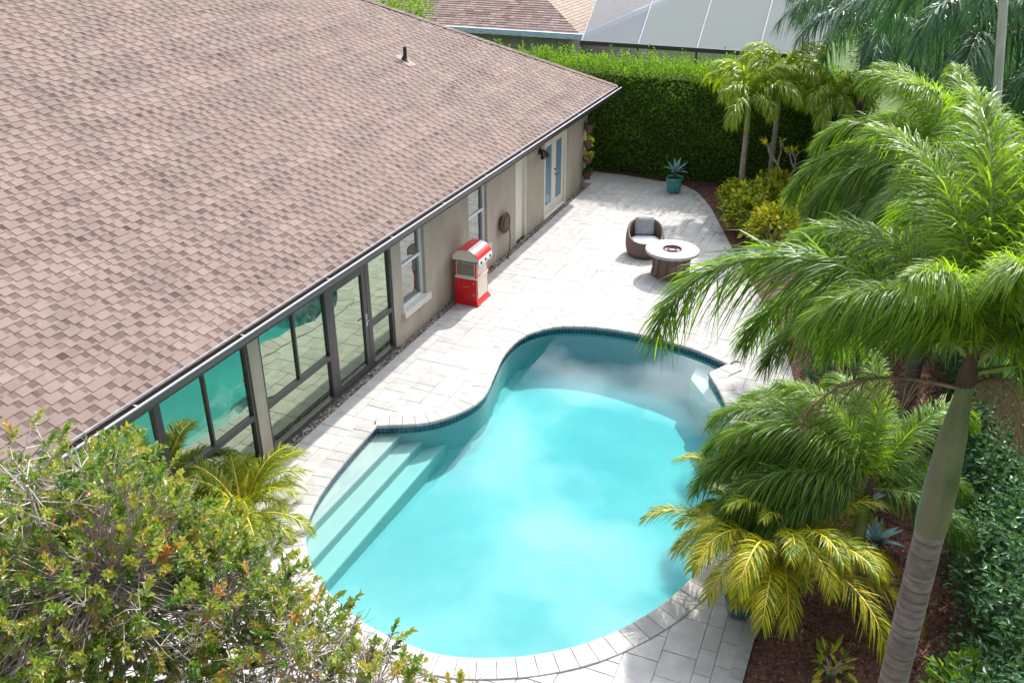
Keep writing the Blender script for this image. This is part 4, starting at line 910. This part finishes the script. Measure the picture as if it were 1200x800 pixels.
def shrub(name, label, c, rad, n, leaf, m, seed, cat='shrub', tmu=.5, tsd=.25, group=None, wide=.5):
    root = thing(name, label, cat, (c[0], c[1], 0), group); g = rng(seed)
    for k in range(7):
        a = k * 2.4; mbt = MB(); e = (c[0] + math.cos(a) * rad[0] * .6, c[1] + math.sin(a) * rad[1] * .6, c[2] + rad[2] * g.uniform(-.1, .7))
        mbt.tube([(c[0], c[1], -.05), ((c[0] + e[0]) / 2, (c[1] + e[1]) / 2, e[2] * .6), e], [.02, .014, .005], 5); mbt.build('branch', 'twig', root)
    d = rdirs(g, n); d[:, 2] = np.abs(d[:, 2]) * g.choice([1, 1, 1, -.5], n); rr = g.uniform(.35, 1, n) ** .5 * (1 + .18 * np.sin(d[:, 0] * 7 + seed) * np.sin(d[:, 1] * 6 + d[:, 2] * 5))
    P = np.array(c) + d * rr[:, None] * np.array(rad); P[:, 2] = np.maximum(P[:, 2], .03)
    D = norm(d + g.normal(0, .6, (n, 3)) + [0, 0, .25]); leaf_obj('foliage', P, D, rdirs(g, n) * .5 + [0, 0, 1], leaf * g.uniform(.7, 1.3, n), leaf * wide, np.clip(g.normal(tmu, tsd, n), 0, 1), m, root)
    return root
cl_ = ['yellow croton bush at the patio edge beside the slim palm trunk', 'low yellow green croton bush along the curved patio edge', 'yellow croton bush behind the slim palm trunks', 'large yellow croton bush in front of the slim palms', 'green and yellow croton bush under the foxtail fronds', 'yellow croton bush farthest from the patio edge']
for k, (x, y, r) in enumerate(((4.5, 23.75, .48), (5.05, 22.05, .62), (5.4, 24.3, .6), (5.3, 23.0, .66), (5.9, 21.0, .7), (6.4, 22.7, .75))):
    shrub('croton_bush', cl_[k], (x, y, r * .7), (r, r, r * .95), 900, .15, 'croton_leaf', 70 + k, tmu=.66 if k % 2 == 0 else .52, tsd=.32, wide=.62, group='croton bushes by the patio')
shrub('leafy_shrub', 'low light green shrub at the foot of the dark hedge', (9.75, 7.4, .5), (.55, .7, .55), 500, .14, 'hedge_leaf', 91, tmu=.85)
shrub('leafy_shrub', 'dark leafy shrub in the mulch bed behind the young foxtail palm', (8.9, 12.3, .45), (.6, .8, .6), 600, .13, 'dark_leaf', 92, tmu=.5)
shrub('leafy_shrub', 'dark leafy shrub along the curved deck edge under the foxtail fronds', (7.9, 14.6, .5), (.6, .9, .6), 700, .13, 'dark_leaf', 93, tmu=.6)
shrub('leafy_shrub', 'broad green shrub between the deck and the second foxtail palm', (7.9, 17.3, .6), (.9, 1.1, .8), 1100, .15, 'hedge_leaf', 94, tmu=.55)
shrub('leafy_shrub', 'dark green shrub beyond the croton bushes', (8.2, 20.3, .7), (1.0, 1.2, .9), 1100, .14, 'dark_leaf', 95, tmu=.5)
shrub('variegated_plant', 'small variegated plant with cream edged leaves on the mulch', (8.40, 8.05, .12), (.22, .22, .2), 46, .17, 'croton_leaf', 96, 'plant', tmu=.55, wide=.34)
# agaves in the mulch
for k, (x, y, s_) in enumerate(((8.74, 10.6, .36), (8.55, 11.4, .36))):
    r_ = thing('agave', ['blue green agave on the mulch beside the young foxtail stem', 'blue green agave half hidden behind the young foxtail fronds'][k], 'agave', (x, y, 0)); agave(r_, (x, y, .06), 15, s_, .05, 12 + k)
    mb = MB(); mb.tube([(x, y, -.05), (x, y, .12)], [.07, .04], 8); mb.build('stem', 'bark', r_)
# bare branching plumeria
pr_ = thing('plumeria', 'bare branching grey plumeria with a few long leaves beside the slim palms', 'small tree', (5.75, 24.5, 0))
g = random.Random(8)
def branch(mb, tips, p, d, l, r, lev):
    e = p + d * l; mb.tube([p, p + d * l * .5 + Vector((g.uniform(-.02, .02),) * 3), e], [r, r * .85, r * .72], 6)
    if lev == 0: tips.append((e, d)); return
    for k in range(g.choice((2, 2, 3))):
        nd = (d + Vector((g.uniform(-.75, .75), g.uniform(-.75, .75), g.uniform(-.1, .5)))).normalized(); branch(mb, tips, e, nd, l * .72, r * .7, lev - 1)
mb = MB(); tips = []; branch(mb, tips, Vector((5.75, 24.5, -.05)), Vector((-.1, -.1, 1)).normalized(), .75, .05, 3); mb.build('trunk', 'twig', pr_)
gg = rng(5); P, D = [], []
for e, d in tips[::2]:
    for k in range(4): P.append(tuple(e)); D.append(tuple(Vector((gg.normal(), gg.normal(), .5))))
leaf_obj('foliage', np.array(P), np.array(D), np.tile([[0, 0, 1.0]], (len(P), 1)), .30, .08, np.clip(gg.normal(.75, .15, len(P)), 0, 1), 'croton_leaf', pr_)
# mulch chips
g = rng(77); n = 15000
P = np.stack([g.uniform(7.2, 9.9, n), g.uniform(3.6, 17, n), np.full(n, -.018)], 1); keep = (seg_sd(P[:, :2], DECK) > .01); P = P[keep]; n = len(P)
P2 = np.stack([g.uniform(2.2, 7, 3000), g.uniform(20, 25.9, 3000), np.full(3000, -.018)], 1); P2 = P2[seg_sd(P2[:, :2], DECK) > .01]; P = np.concatenate([P, P2]); n = len(P)
P[:, 2] += g.uniform(0, .02, n); D = norm(np.stack([g.normal(size=n), g.normal(size=n), g.normal(0, .25, n)], 1))
co = leaf_obj('mulch_chips', P, D, rdirs(g, n) * .5 + [0, 0, 1], g.uniform(.03, .09, n), g.uniform(.014, .035, n), np.clip(g.normal(.45, .25, n), 0, 1), 'chip', None, fold=.5)
co['label'] = 'brown wood bark chips covering the planting bed'; co['category'] = 'mulch'

# ------------------------------------------------------------------ foreground shrub tree
tree = thing('shrub_tree', 'bushy shrub tree with small glossy leaves and bare grey twigs overhanging the deck', 'tree', (3.6, 2.6, 0))
blobs = [((3.35, 3.35, 3.55), (1.05, .95, .95), 980, .88), ((2.75, 3.8, 3.6), (.6, .55, .5), 190, .82), ((4.15, 3.55, 3.35), (.6, .6, .62), 290, .74), ((4.75, 3.55, 3.15), (.5, .5, .5), 210, .62), ((5.35, 3.6, 3.0), (.45, .42, .36), 130, .58), ((5.85, 3.7, 2.85), (.36, .36, .26), 70, .6),
         ((3.4, 3.0, 4.62), (.38, .36, .5), 46, .85), ((3.2, 2.4, 3.2), (1.1, .9, 1.1), 400, .85), ((4.6, 2.8, 2.8), (.9, .7, .7), 90, .7)]
g = rng(404); limb = MB(); P, D, T, U = [], [], [], []
trunk_pts = [Vector((3.6, 2.6, -.05)), Vector((3.55, 2.65, 1.0)), Vector((3.5, 2.8, 2.1)), Vector((3.45, 3.0, 2.8))]
limb.tube(trunk_pts, [.12, .095, .075, .055], 10); limb.build('trunk', 'twig', tree)
tw = MB()
for bi, (c, rad, nt_, leafy) in enumerate(blobs):
    c = np.array(c); fork = np.array(trunk_pts[-1] if bi not in (7, 8) else trunk_pts[-2]); mid = (fork + c) / 2 + g.normal(0, .08, 3)
    lb = MB(); lb.tube([tuple(fork), tuple(mid), tuple(c)], [.03, .02, .01], 7); lb.build('limb', 'twig', tree)
    for k in range(nt_):
        d = g.normal(size=3); d[2] = d[2] * .8 + .35; d /= np.linalg.norm(d); rr = g.uniform(.45, 1.0) ** .6 * (1 + .2 * math.sin(d[0] * 5 + bi) * math.sin(d[1] * 6))
        e = c + d * rr * np.array(rad); s0 = c + d * rr * np.array(rad) * g.uniform(.1, .45) + g.normal(0, .05, 3)
        tdir = norm(d * .7 + g.normal(0, .45, 3) + [0, 0, .35]); m1 = (s0 + e) / 2 + g.normal(0, .05, 3)
        tw.tube([tuple(s0), tuple(m1), tuple(e), tuple(e + tdir * .10)], [.0058, .0046, .0034, .0018], 4, cap=False)
        if g.random() > leafy:                       # bare twig: fork it instead of leafing it
            for q in range(4):
                nd = norm(tdir + g.normal(0, .75, 3)); l_ = g.uniform(.07, .2); k1 = e + nd * l_ * .55; tw.tube([tuple(e), tuple(k1), tuple(k1 + norm(nd + g.normal(0, .45, 3)) * l_ * .6)], [.0034, .0024, .0012], 4, cap=False)
            nl = g.integers(0, 4)
        else: nl = g.integers(13, 23)
        tt = g.normal(.42, .18) if c[0] < 4.4 else g.normal(.5, .18)
        for q in range(nl):
            a = q * 2.4 + g.uniform(0, .5); f = q / max(nl, 1); side = norm(np.cross(tdir, [.3, .2, .9])); s2 = np.cross(tdir, side); out = side * math.cos(a) + s2 * math.sin(a)
            P.append(e + tdir * (.13 * f - .03)); D.append(out * (1.0 - .55 * f) + tdir * (.35 + .75 * f)); U.append(tdir + g.normal(0, .25, 3) + [0, 0, .4]); T.append(tt + g.normal(0, .12) + (.38 if g.random() < .03 else 0))
tw.build('twigs', 'twig', tree, kind='stuff')
P, D, U, T = np.array(P), np.array(D), np.array(U), np.clip(np.array(T), 0, 1); n = len(P); LL = g.uniform(.034, .066, n)
sco = []
for k in range(n):
    u, v, dd = px(P[k]); sco.append(LL[k] / dd if (4 < u < 1190 and 400 < v < 796) else 0)
order_ = np.argsort(-np.array(sco)); big = order_[:1200:4][:295]; rest = np.setdiff1d(np.arange(n), big)
leaf_obj('foliage', P[rest], D[rest], U[rest], LL[rest], LL[rest] * .56, T[rest], 'shrub_leaf', tree, fine=True)
LVv, LFs, _ = leaves(np.zeros((1, 3)), np.array([[1.0, 0, 0]]), np.array([[0, 0, 1.0]]), 1.0, .56, True)
lme = np_mesh('leaf', LVv, LFs, [np.zeros(len(f)) for f in LFs], 'shrub_leaf', link=False)
for k in big:
    dv, uv = Vector(D[k]).normalized(), Vector(U[k]); sv_ = dv.cross(uv).normalized(); nv = sv_.cross(dv)
    o = bpy.data.objects.new('leaf', lme); COL.objects.link(o); o.parent = tree
    M = Matrix((dv, -sv_, nv)).transposed().to_4x4(); o.matrix_local = Matrix.Translation(Vector(P[k]) - ORG[tree.name]) @ M @ Matrix.Scale(LL[k], 4); o.color = (float(T[k]), 0, 0, 1)

# ------------------------------------------------------------------ pole, stake
pole = thing('garden_post', 'tall leaning pale grey post rising above the side hedge', 'post', (10.15, 15.6, 0))
pp = lambda z: (10.15 - .158 * z, 15.6, z)
mb = MB(); mb.tube([pp(-.05), pp(4), pp(8.5)], [.08, .072, .058], 10); mb.build('shaft', 'pole_grey', pole)
mb = MB(); mb.tube([pp(8.5), pp(8.56)], .075, 10); mb.build('cap', 'pole_grey', pole)
mb = MB(); mb.tube([pp(-.05), pp(.05)], .16, 12); mb.build('footing', 'pole_grey', pole)
stake = thing('garden_stake', 'thin yellow stake standing in the mulch behind the tallest foxtail palm', 'stake', (9.06, 11.3, 0))
MB().tube([(9.06, 11.3, -.05), (9.05, 11.32, 1.25)], .017, 8).build('rod', 'yellow_paint', stake)
mb = MB(); mb.tube([(9.05, 11.32, 1.25), (9.05, 11.32, 1.28)], .024, 8); mb.build('cap', 'yellow_paint', stake)

# ------------------------------------------------------------------ neighbour house and screen enclosure
nb = thing('neighbour_house', 'neighbouring house with brown shingle hip roof and pale blue gutter', 'house', (-10, 37, 0))
NX0, NX1, NY0, NY1, NZ, NS = -19.0, -2.85, 32.0, 44.0, 3.0, .42
MB().box((NX0 + .5, NY0 + .5, -.05), (NX1 - .5, NY1 - .5, NZ - .1)).build('wall', 'neighbour_wall', nb)
hw = (NY1 - NY0) / 2; nz = NZ + NS * hw
def roofplane(mb, a, b, up, h, rise, lo_in, hi_in, rw, seed):
    """courses of shingles from eave a->b; up: horizontal inward direction"""
    g2 = random.Random(seed); a, b, up = Vector(a), Vector(b), Vector(up); L_ = (b - a).length; dr_ = (b - a).normalized(); k = 0; t = 0.0
    while t < h - .01:
        t2 = min(h, t + .15); s = 0.0 - g2.random() * .3
        while s < L_:
            wd = g2.uniform(.22, .42); mb.tone = min(1, max(0, g2.gauss(.5, .25)))
            q = []
            for tt, ss, hh in ((t, s, .02), (t, s + wd - .008, .02), (t2, s + wd - .008, .003), (t2, s, .003)):
                s_c = min(max(ss, lo_in * tt), L_ - hi_in * tt); q.append(a + dr_ * s_c + up * tt + Vector((0, 0, rise * tt + hh)))
            if (q[1] - q[0]).length > .01: mb.poly(q); mb.poly([q[1], q[0], q[0] - Vector((0, 0, .02)), q[1] - Vector((0, 0, .02))])
            s += wd
        t = t2
rm = MB(); rm.poly([(NX0, NY0, NZ), (NX1, NY0, NZ), (NX1 - hw, NY0 + hw, nz), (NX0 + hw, NY0 + hw, nz)]); rm.poly([(NX1, NY0, NZ), (NX1, NY1, NZ), (NX1 - hw, NY0 + hw, nz)]); rm.poly([(NX1, NY1, NZ), (NX0, NY1, NZ), (NX0 + hw, NY0 + hw, nz), (NX1 - hw, NY0 + hw, nz)]); rm.poly([(NX0, NY1, NZ), (NX0, NY0, NZ), (NX0 + hw, NY0 + hw, nz)])
nr = rm.build('roof', 'roof_under', nb)
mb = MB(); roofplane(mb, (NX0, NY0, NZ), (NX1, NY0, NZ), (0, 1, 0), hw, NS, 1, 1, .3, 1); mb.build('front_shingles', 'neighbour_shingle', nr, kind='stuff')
mb = MB(); roofplane(mb, (NX1, NY0, NZ), (NX1, NY1, NZ), (-1, 0, 0), hw, NS, 1, 1, .3, 2); mb.build('side_shingles', 'neighbour_shingle_sunlit', nr, kind='stuff')
mb = MB(); mb.box((NX0 - .1, NY0 - .13, NZ - .16), (NX1 + .12, NY0 - .002, NZ + .03)); mb.build('gutter', 'neighbour_fascia', nb)
mb = MB(); mb.box((NX1 + .002, NY0 - .002, NZ - .16), (NX1 + .12, NY1 + .1, NZ + .03)); mb.build('gutter', 'neighbour_fascia', nb)
mb = MB(); mb.box((NX0, NY0 + .001, NZ - .12), (NX1 - .002, NY0 + .5, NZ - .06)); mb.build('soffit', 'soffit', nb)
se = thing('screen_enclosure', 'white screened pool enclosure beside the neighbouring house', 'pool cage', (1.5, 36, 0))
SX0, SX1, SY0, SY1, SZ, SZ2 = -2.6, 5.6, 31.4, 41.0, 2.85, 4.9
nbay = 4
xs = [SX0 + (SX1 - SX0) * k / nbay for k in range(nbay + 1)]; ysl = [SY0, 34.0, 37.2, SY1]; zs = [SZ, SZ2, SZ2 + .25, SZ2 + .25]
for k in range(nbay):
    for j in range(3):
        mb = MB(); mb.poly([(xs[k], ysl[j], zs[j]), (xs[k + 1], ysl[j], zs[j]), (xs[k + 1], ysl[j + 1], zs[j + 1]), (xs[k], ysl[j + 1], zs[j + 1])]); mb.build('roof_panel', 'screen_mesh', se)
    mb = MB(); mb.poly([(xs[k], SY0, .9), (xs[k + 1], SY0, .9), (xs[k + 1], SY0, SZ), (xs[k], SY0, SZ)]); mb.build('wall_panel', 'dark_screen', se)
    mb = MB(); mb.box((xs[k] + .05, SY0 - .02, .0), (xs[k + 1] - .05, SY0 + .02, .88)); mb.build('kick_panel', 'neighbour_fascia', se)
for k, x in enumerate(xs):
    MB().box((x - .03, SY0 - .03, 0), (x + .03, SY0 + .03, SZ)).build('post', 'bronze', se)
    mb = MB(); mb.tube([(x, ysl[j], zs[j] + .03) for j in range(4)], .026, 6); mb.build('rafter', 'screen_frame', se)
MB().box((SX0 - .05, SY0 - .06, SZ - .08), (SX1 + .05, SY0 + .06, SZ + .06)).build('beam', 'bronze', se)
MB().box((SX0, 33.97, SZ2 - .02), (SX1, 34.03, SZ2 + .07)).build('purlin', 'screen_frame', se)
mb = MB(); mb.box((SX0 + .2, SY0 + 2.0, -.06), (SX1 - .2, SY1 - 2, -.03)); mb.build('patio_slab', 'stone_top', se)
# leafy tree behind the roof ridge and trees beyond the neighbour's lot
def bg_tree(label, c, rad, h, n, leaf, m, seed, tmu):
    root = thing('garden_tree', label, 'tree', (c[0], c[1], 0), 'trees beyond the garden'); g = rng(seed); top = Vector((c[0], c[1], h))
    MB().tube([(c[0], c[1], -.05), (c[0] + .1, c[1], h * .5), top], [.16, .12, .06], 8).build('trunk', 'bark', root)
    for k in range(6):
        a = k * 1.05; MB().tube([(c[0], c[1], h * .6), (c[0] + math.cos(a) * rad[0] * .7, c[1] + math.sin(a) * rad[1] * .7, h + rad[2] * .3 * math.sin(k))], [.06, .02], 6).build('limb', 'bark', root)
    cc = rdirs(g, 26) * g.uniform(.3, .85, (26, 1)) * np.array(rad) + [c[0], c[1], h]; idx = g.integers(0, 26, n)
    P = cc[idx] + rdirs(g, n) * g.uniform(.2, 1, (n, 1)) ** .5 * np.array(rad) * .36; D = norm(P - np.array([c[0], c[1], h]) + g.normal(0, .8, (n, 3)))
    leaf_obj('crown', P, D, rdirs(g, n) * .6 + [0, 0, 1], leaf * g.uniform(.7, 1.3, n), leaf * .5, np.clip(g.normal(tmu, .2, n), 0, 1), m, root)
bg_tree('yellow green tree showing above the house roof by the neighbouring house', (-8.6, 29.0, 0), (1.5, 1.0, 1.0), 3.75, 2500, .13, 'hedge_leaf', 1, .9)
bg_tree('dark broadleaf tree behind the side hedge near the grey post', (12.8, 14.5, 0), (2.2, 2.4, 1.6), 3.0, 6000, .16, 'dark_leaf', 2, .35)
bg_tree('dark broadleaf tree behind the queen palms', (10.8, 25.0, 0), (2.3, 2.0, 1.9), 3.2, 6000, .16, 'dark_leaf', 3, .35)
bg_tree('dark broadleaf tree beyond the screen enclosure', (8.6, 32, 0), (2.6, 2.2, 2.2), 3.6, 6000, .18, 'dark_leaf', 4, .4)
bg_tree('broad dark tree far behind the side hedge', (15.0, 23.0, 0), (3.0, 3.0, 2.4), 3.8, 6000, .2, 'dark_leaf', 5, .35)
